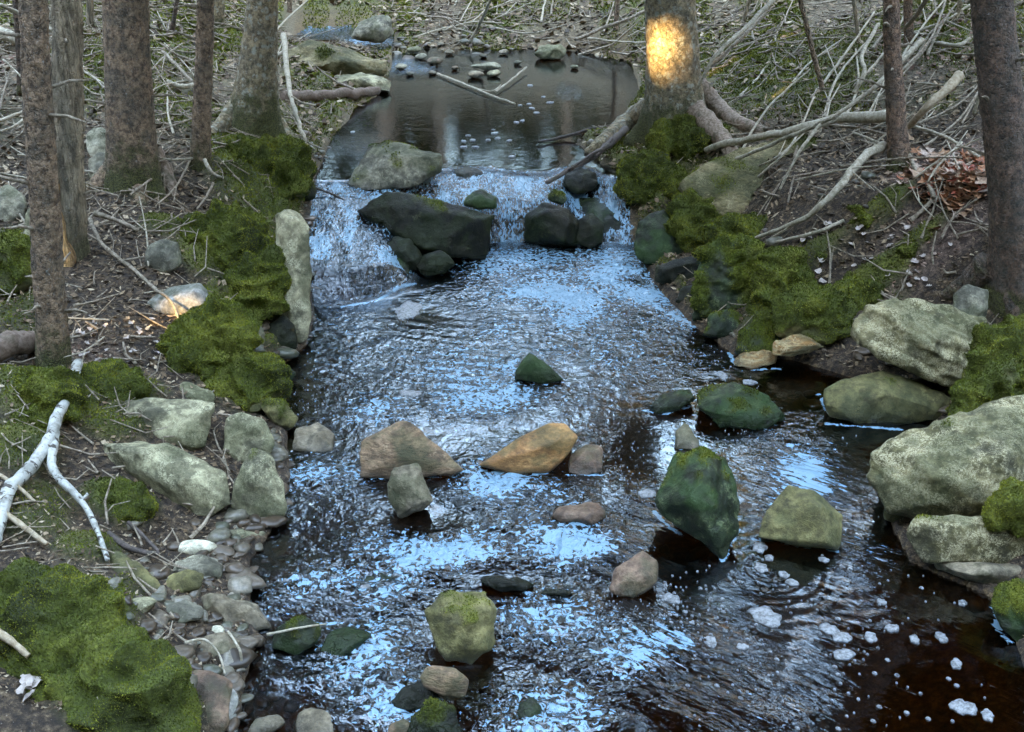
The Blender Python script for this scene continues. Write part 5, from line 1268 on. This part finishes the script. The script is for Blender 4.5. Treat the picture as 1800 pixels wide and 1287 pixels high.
def tangle(n, xr, yr, a0, spread, lr, wr, label, group, seed):
    rq = random.Random(seed)
    for k_ in range(n):
        a = rq.uniform(*xr); b = rq.uniform(*yr); an = math.radians(rq.gauss(a0, spread)); L = rq.uniform(*lr)
        h0, h1 = rq.uniform(.01, .06), rq.uniform(.03, .22)
        bend = rq.uniform(-.12, .12) * L
        pts = [(a, b, h0), (a + math.cos(an) * L * .5 - math.sin(an) * bend, b - math.sin(an) * L * .5 - math.cos(an) * bend, (h0 + h1) / 2), (a + math.cos(an) * L, b - math.sin(an) * L, h1)]
        if min(p[1] for p in pts) < -40: continue
        if any(shore_sd(np.array([w[0]]), np.array([w[1]]))[0] > .05 for w in (hit(p[0], p[1], p[2]) for p in pts)): continue
        tw = []
        if rq.random() < .55:
            m_ = pts[1]; an2 = an + rq.choice([-1, 1]) * rq.uniform(.4, .9)
            tw = [([m_, (m_[0] + math.cos(an2) * L * .3, m_[1] - math.sin(an2) * L * .3, m_[2] + .03)], 2.2, 1.4)]
        w_ = rq.uniform(*wr)
        mt_ = rq.choice(['twigp', 'twig', 'twigp'])
        sl = abs(math.sin(an)); rt_ = math.cos(an) * math.sin(an) > 0
        kind_ = 'flat-lying' if sl < .35 else ('upright' if sl > .93 else ('right-slanting' if rt_ else 'left-slanting'))
        lab_ = uniq(a, b, ('long' if L > lr[0] * .45 + lr[1] * .55 else 'short') + (' forked' if tw else ''), ('pale ' if mt_ == 'twigp' else 'grey ') + kind_ + ' branch')
        branch('fallen_branch', lab_, 'branch', pts, w_, w_ * .5, mt_, seed=seed + k_, group=group, twigs=tw)
tangle(34, (1290, 1640), (60, 330), 38, 22, (70, 230), (3, 6), 'thin bare dead branch in the tangle on the upper right bank', 'dead branches tangled on the upper right bank', 300)
tangle(16, (1500, 1780), (200, 420), 60, 45, (40, 130), (2.5, 5), 'thin dead stick on the leafy slope before the dark right trunk', 'dead sticks before the dark right trunk', 400)
tangle(26, (700, 1120), (10, 70), 25, 40, (50, 160), (2.5, 4.5), 'thin dead branch on the far bank behind the upper pool', 'dead branches behind the upper pool', 500)
tangle(34, (0, 480), (20, 340), 160, 45, (50, 170), (2.5, 5.5), 'thin dead branch lying among the left bank trunks', 'dead branches among the left bank trunks', 600)
tangle(12, (0, 330), (350, 640), 150, 60, (40, 130), (2.5, 4), 'thin dead twig on the dark soil of the left bank', 'dead twigs on the left bank soil', 700)

# ------------------------------------------------------------------ pale and red leaves one can pick out
def leaf_mesh(name, mat, seed):
    rs = np.random.default_rng(seed)
    n = 7; V = []; F = []
    for i in range(n):
        t = i / (n - 1)
        w = .5 * math.sin(math.pi * min(1, t * .93 + .05)) ** .8 * (1 + .25 * rs.normal())
        curl = .35 * (t - .5) ** 2
        V += [(-w * .8, t - .5, curl + w * .45 + .05 * rs.normal()), (0, t - .5, curl), (w * .8, t - .5, curl + w * .35 + .05 * rs.normal())]
    for i in range(n - 1):
        a = i * 3
        F += [(a, a + 1, a + 4, a + 3), (a + 1, a + 2, a + 5, a + 4)]
    o = mesh_from(name, V, F, M[mat], smooth=True)
    return o
def put_leaves(proto, spots, label, group, size):
    for k_, (a, b) in enumerate(spots):
        o = proto if k_ == 0 else proto.copy()
        if k_: COL.objects.link(o)
        o.location = hit(a, b, .012) + np.array([0, 0, .012])
        o.rotation_euler = (random.uniform(-.5, .5), random.uniform(-.5, .5), random.uniform(0, 6.28))
        s_ = size * random.uniform(.7, 1.25); o.scale = (s_, s_, s_)
        tag(o, label, 'leaf', group)
put_leaves(leaf_mesh('leaf', 'leafpale', 1), [(112, 1105), (128, 1118), (136, 1100), (122, 1128)], 'pale curled dead leaf in the cluster on the bright moss mound', 'dead leaves on the bright moss mound', .045)
put_leaves(leaf_mesh('leaf', 'leafpale', 2), [(42, 1220), (55, 1232), (64, 1208), (48, 1205)], 'greyish dead leaf at the foot of the corner moss mound', 'dead leaves by the corner moss mound', .045)
put_leaves(leaf_mesh('leaf', 'leafred', 3), [(rng.normal(1672, 42), rng.normal(312, 30)) for _ in range(190)], 'rust or red fallen leaf in the bed beside the dark right trunk', 'rust coloured leaves beside the dark trunk', .055)
put_leaves(leaf_mesh('leaf', 'leafpale', 4), [(rng.uniform(1400, 1690), rng.uniform(395, 520)) for _ in range(40)], 'pale dead leaf on the bare soil of the right bank', 'pale leaves on the right bank soil', .035)
put_leaves(leaf_mesh('leaf', 'leafpale', 5), [(rng.uniform(130, 300), rng.uniform(560, 640)) for _ in range(30)], 'pale dead leaf on the dark soil of the left bank', 'pale leaves on the left bank soil', .03)

# ------------------------------------------------------------------ litter, twigs, pebbles
def sample_ground(n, ymin, ymax, spread=.6):
    y = ymin + (ymax - ymin) * rng.random(n) ** 1.1
    x = (rng.random(n) * 2 - 1) * spread * y
    return x, y
x, y = sample_ground(72000, 2.0, 19)
x2_, y2_ = sample_ground(62000, 2.0, 7.0)
x, y = np.r_[x, x2_], np.r_[y, y2_]
sdv = shore_sd(x, y)
mv = mask(x, y, MOSS); bv = mask(x, y, BARE)
keep = (sdv < -.02) & (rng.random(len(x)) > mv * (1 - bv) * .93)
x, y, sdv = x[keep], y[keep], sdv[keep]
z = Hf(x, y)
n = len(x)
pkv = mask(x, y, PINK)
size = np.clip(.0032 * y, .006, .04) * np.where((rng.random(n) < .6) & (y < 7), .55, 1) * rng.uniform(.5, 1.3, n)
a = rng.random(n) * 6.28
u = np.stack([np.cos(a), np.sin(a), rng.normal(0, .35, n)], 1); v = np.stack([-np.sin(a), np.cos(a), rng.normal(0, .35, n)], 1)
c = np.stack([x, y, z + size * .35], 1)
el = rng.uniform(.25, .8, n)[:, None]
s_ = size[:, None]
LV = np.stack([c - u * s_, c + v * s_ * el, c + u * s_ + [0, 0, .003], c - v * s_ * el], 1).reshape(-1, 3)
o = mesh_from('leaf_litter', LV, np.arange(len(LV)).reshape(-1, 4), M['litter'], smooth=False, attrs={'pink': np.repeat(pkv * (rng.random(n) < .75), 4)})
tag(o, 'brown and grey dead leaf litter scattered over the forest floor', 'leaf litter', kind='stuff')

x, y = sample_ground(5200, 2.2, 19)
keep = shore_sd(x, y) < -.12
x, y = x[keep], y[keep]
VV, FF, off = [], [], 0
for i in range(len(x)):
    L = random.uniform(.05, .26) * (.35 + y[i] * .12) * (3.0 if random.random() < .07 and y[i] > 5 else 1); a = random.uniform(0, math.pi)
    dv = np.array([math.cos(a), math.sin(a)]) * L / 2
    ys = np.array([y[i] - dv[1], y[i], y[i] + dv[1]]); xs = np.array([x[i] - dv[0], x[i] + random.uniform(-.02, .02), x[i] + dv[0]])
    zs_ = Hf(xs, ys) + .008 + random.uniform(0, .03); zs_[2] += random.uniform(0, .25) * L
    big_ = random.random() < .08
    r_ = random.uniform(.0013, .0035) * (1 + y[i] * .12) * (1.8 if big_ else 1)
    v_, f_ = tube_geo(np.stack([xs, ys, zs_], 1), [r_, r_ * .9, r_ * .5], 4, cap=False)
    VV.append(v_); FF.append(f_ + off); off += len(v_)
o = mesh_from('twigs', np.vstack(VV), np.vstack(FF), M['twig'])
tag(o, 'small dead twigs strewn over the forest floor', 'twigs', kind='stuff')

# pebbles: one prototype blob repeated into one joined mesh
import bmesh
bm = bmesh.new(); bmesh.ops.create_icosphere(bm, subdivisions=2, radius=1)
SH_N = 420
PV = np.array([v.co[:] for v in bm.verts]); PF = np.array([[v.index for v in f.verts] for f in bm.faces]); bm.free()
px_ = np.concatenate([rng.uniform(200, 600, 320), rng.uniform(440, 1500, 420), rng.uniform(690, 900, 90)])
py_ = np.concatenate([rng.uniform(935, 1290, 320), rng.uniform(500, 1290, 420), rng.uniform(70, 125, 90)])
cand_y = rng.uniform(2.2, 7.5, 40000); cand_x = rng.uniform(-.5, .55, 40000) * cand_y
csd = shore_sd(cand_x, cand_y); cok = (csd > -.16) & (csd < .06) & ((cand_x < 0) | (rng.random(40000) < .2))
cand = np.stack([cand_x[cok], cand_y[cok], 0 * cand_x[cok]], 1)[:SH_N]
px_ = np.concatenate([px_, np.full(len(cand), 5000)]); py_ = np.concatenate([py_, np.full(len(cand), 700)])
VV, FF, off = [], [], 0
for i, (a, b) in enumerate(zip(px_, py_)):
    z0 = .33 if b < 130 else 0.0
    w = at_z(a, b, z0) if a < 4000 else cand[i - (len(px_) - len(cand))]
    if i < 320 and (a > 430 or random.random() < .45) and random.random() < .6: continue
    z = float(Hf(w[0], w[1])[0])
    s = random.uniform(.005, .020) * random.choice([1, 1, 1.5, 2]) * (2.0 if b < 130 else 1.0) * (1.3 if i >= 320 else 1)
    sc_ = np.array([random.uniform(.8, 1.5), random.uniform(.6, 1.1), random.uniform(.3, .6)]) * s
    p = PV * (1 + .42 * noise(PV * 1.1 + i * 7, 3))[:, None] * sc_
    an = random.uniform(0, 6.28); p = np.stack([p[:, 0] * math.cos(an) - p[:, 1] * math.sin(an), p[:, 0] * math.sin(an) + p[:, 1] * math.cos(an), p[:, 2]], 1)
    VV.append(p + np.array([w[0], w[1], z + sc_[2] * .3])); FF.append(PF + off); off += len(p)
def pebble_fn(t, pos, rpi):
    c = t.ramp(rpi, [(0, (.03, .02, .012)), (.3, (.09, .06, .038)), (.55, (.14, .11, .08)), (.75, (.08, .085, .055)), (1, (.27, .235, .18))])
    c = t.mix(t.smooth(t.noise(pos, 120.0, 4), .4, .65), t.mix(.4, c, (.02, .02, .015)), c)
    p = t.n('ShaderNodeBsdfPrincipled', {'Base Color': c, 'Roughness': .35})
    t.t.links.new(p.outputs[0], t.out.inputs[0])
M['pebble'] = simple_mat('river pebble', pebble_fn)
AV = np.vstack(VV)
o = mesh_from('pebbles', AV, np.vstack(FF), M['pebble'])
tag(o, 'loose pebbles on the gravel edge and stream bed', 'pebbles', kind='stuff')

# ------------------------------------------------------------------ foam flecks
FL = [(1345, 1083, 29, 15), (1458, 1106, 16, 9), (1480, 1120, 15, 9), (1483, 1150, 18, 9), (1336, 962, 14, 8), (1338, 998, 13, 7), (1378, 1010, 9, 5), (1393, 1024, 12, 5), (1695, 1243, 20, 13), (1736, 1257, 11, 8),
      (1681, 1167, 11, 7), (1692, 1060, 7, 5), (1568, 1104, 11, 7), (1530, 1120, 12, 7), (1608, 1124, 9, 6), (1655, 1120, 11, 7), (1448, 984, 9, 4), (1352, 980, 9, 4), (1550, 1058, 7, 5),
      (1180, 1052, 14, 9), (1305, 1137, 9, 6), (1250, 1128, 11, 8), (722, 692, 17, 6), (1270, 660, 9, 6), (1318, 672, 11, 5), (1138, 868, 14, 8), (1260, 832, 8, 6), (643, 1037, 13, 8), (718, 545, 26, 13), (1255, 530, 8, 6)]
VV = {}
def fleck_geo(w, rx, ry, seed, n=22):
    rs = np.random.default_rng(seed)
    th = np.linspace(0, 2 * np.pi, n, endpoint=False)
    rr_ = 1 + .18 * np.sin(2 * th + rs.random() * 6) + .10 * np.sin(5 * th + rs.random() * 6) + .06 * rs.normal(size=n)
    rings = [(1.0, -.004), (.95, .0028), (.6, .0036)]
    V = []
    for (f, z) in rings:
        V.append(np.stack([rx * f * rr_ * np.cos(th), ry * f * rr_ * np.sin(th), np.full(n, z) + (.0006 * rs.normal(size=n) if z > 0 else 0)], 1))
    V.append(np.array([[0, 0, .0036]]))
    V = np.vstack(V)
    F = []
    for k_ in range(2):
        for i in range(n):
            F.append((k_ * n + i, k_ * n + (i + 1) % n, (k_ + 1) * n + (i + 1) % n, (k_ + 1) * n + i))
    F += [(2 * n + i, 2 * n + (i + 1) % n, 3 * n, 3 * n) for i in range(n)]
    return V, tri(np.array(F))
for i, (a, b, rx, ry) in enumerate(FL):
    w = at_z(a, b, .002); dep = (w - CAM) @ FW
    rxw = rx / FPX * dep; ryw = ry / FPX * dep / abs(ray(a, b)[2])
    v_, f_ = fleck_geo(w, rxw, ryw, i)
    o = mesh_from('foam_fleck', v_ + w, f_, M['foam'], loc=tuple(w))
    FLAB = {0: 'largest oval foam fleck on the dark water below the olive pyramid rock', 2: 'lower lobe of the kidney-shaped double foam fleck', 1: 'upper lobe of the kidney-shaped double foam fleck', 3: 'oval foam fleck just below the kidney-shaped double one',
            8: 'ragged foam fleck nearest the bottom right corner', 28: 'wide foam patch on dark water below the left fall', 22: 'small bright foam fleck left above the brown wedge rock', 27: 'foam fleck over the drowned green stone in the left rapids'}
    tag(o, FLAB.get(i, 'small white foam fleck floating on the stream below the waterfall'), 'foam', 'foam flecks on the lower stream')
PL = [(831, 246), (875, 243), (815, 258), (835, 258), (858, 246), (867, 228), (869, 234), (908, 215), (918, 212), (935, 190), (943, 198), (914, 185), (967, 180), (900, 275), (932, 150), (815, 248), (823, 238), (955, 170), (930, 183), (895, 247), (620, 232)]
for i, (a, b) in enumerate(PL):
    w = at_z(a, b, .323); r_ = random.uniform(.014, .028)
    v_, f_ = fleck_geo(w, r_ * 1.1, r_ * 1.3, 100 + i, 12)
    o = mesh_from('foam_fleck', v_ + w, f_, M['foam'], loc=tuple(w))
    tag(o, 'tiny white foam fleck drifting on the still upper pool', 'foam', 'foam flecks on the upper pool')
# countless bubbles
VV, FF, off = [], [], 0
zones = [(1450, 1060, 330, 170, 110), (1120, 830, 110, 110, 150), (1400, 1200, 350, 90, 110), (1200, 640, 130, 80, 170), (700, 600, 150, 80, 150), (1330, 780, 160, 60, 150), (560, 700, 80, 60, 90), (750, 640, 110, 70, 120), (1100, 580, 120, 80, 130), (1150, 1080, 160, 80, 300)]
for (cx, cy, rx, ry, n) in zones:
    for _ in range(n):
        a = cx + rx * random.gauss(0, .5); b = cy + ry * random.gauss(0, .5)
        w = at_z(a, b, .003)
        if shore_sd(np.array([w[0]]), np.array([w[1]]))[0] < .03 or w[1] > 6.1: continue
        r_ = random.choice([.0015, .002, .002, .0025, .003, .0045])
        th = np.linspace(0, 2 * np.pi, 6, endpoint=False)
        st = 1.8 if (a > 1150 and b > 950) else 1.0
        X_ = r_ * st * np.cos(th); Y_ = r_ * np.sin(th)
        c_, s__ = (.85, -.53) if st > 1 else (1, 0)
        ring_ = np.stack([X_ * c_ - Y_ * s__, X_ * s__ + Y_ * c_, np.full(6, -.003)], 1)
        v_ = np.vstack([ring_, ring_ * [.7, .7, 0] + [0, 0, .0025]]) + w
        VV.append(v_)
        for i in range(6):
            FF.append((off + i, off + (i + 1) % 6, off + 6 + (i + 1) % 6, off + 6 + i))
        FF += [(off + 6, off + 7, off + 8, off + 9), (off + 6, off + 9, off + 10, off + 11)]
        off += 12
o = mesh_from('foam_bubbles', np.vstack(VV), np.array(FF), M['foam'])
tag(o, 'countless small foam bubbles riding the current', 'foam', kind='stuff')

# ------------------------------------------------------------------ unseen wood all around, foliage shaped to block sun and sky
rs = np.random.default_rng(99)
n = 170000
a = np.where(rs.random(n) < .5, rs.random(n) * 2 * np.pi, math.atan2(SUN_DIR[0], SUN_DIR[1]) + rs.normal(0, .62, n)) % (2 * np.pi)
R0 = 17 + rs.random(n) * 4
cz = 0.8 + rs.random(n) ** .9 * 16.2 
top = 12.5 + 2.5 * np.sin(a * 9) + 2 * np.sin(a * 23 + 1)
dsun = np.abs((a - math.atan2(SUN_DIR[0], SUN_DIR[1]) + np.pi) % (2 * np.pi) - np.pi)
top = np.where(dsun < 1.1, 17.0, top)
top = np.where((R0 * np.cos(a) > 0) & (np.abs(R0 * np.sin(a) + .8) < 5.5), 10.2 + 1.3 * np.sin(a * 31), top)      # top set lower above the stream so its ripples mirror sky
cc = np.stack([R0 * np.sin(a), 7 + R0 * np.cos(a), cz], 1)
back = (np.abs(a - math.atan2(SUN_DIR[0], SUN_DIR[1]) % (2 * np.pi)) < 1.2)
ok = (cz < top)
cc = cc[ok]; back = back[ok]
cc = cc[~near_gap(cc, .20)]
n = len(cc)
u = rs.normal(0, 1, (n, 3)); u /= np.linalg.norm(u, axis=1)[:, None]
v = np.cross(u, rs.normal(0, 1, (n, 3))); v /= np.linalg.norm(v, axis=1)[:, None]
L = rs.uniform(.22, .42, n)[:, None]
V = np.stack([cc - u * L, cc + v * L * .55, cc + u * L, cc - v * L * .55], 1).reshape(-1, 3)
o = mesh_from('forest', V, np.arange(len(V)).reshape(-1, 4), M['needle'], smooth=False)
tag(o, 'unseen evergreen wood beyond the banks, shaped to block the low sun', 'forest', kind='stuff')
VV, FF, off = [], [], 0
for k_ in range(260):
    a = rs.random() * 2 * np.pi; R_ = rs.uniform(15.5, 21)
    bx, by = R_ * math.sin(a), 7 + R_ * math.cos(a)
    g = float(Hf(np.array([bx]), np.array([by]))[0]) - .2
    P = np.array([[bx, by, g], [bx + .1, by, g + 5], [bx + .1, by + .1, g + 12]])
    dd = near_gap(np.array([[bx, by, g + h_] for h_ in np.linspace(0, 12, 30)]), .2)
    if dd.any(): continue
    v_, f_ = tube_geo(P, np.array([.16, .13, .06]) * rs.uniform(.6, 1.4), 8, cap=False)
    VV.append(v_); FF.append(f_ + off); off += len(v_)
o = mesh_from('forest_trunks', np.vstack(VV), np.vstack(FF), M['spruce'], attrs={'moss': np.zeros(off)})
tag(o, 'distant trunks of the surrounding wood', 'forest', kind='stuff')
tris = sum(len(o.data.loops) - 2 * len(o.data.polygons) for o in sc.objects if o.type == 'MESH')
print('approx tris', tris, 'objects', len(sc.objects))
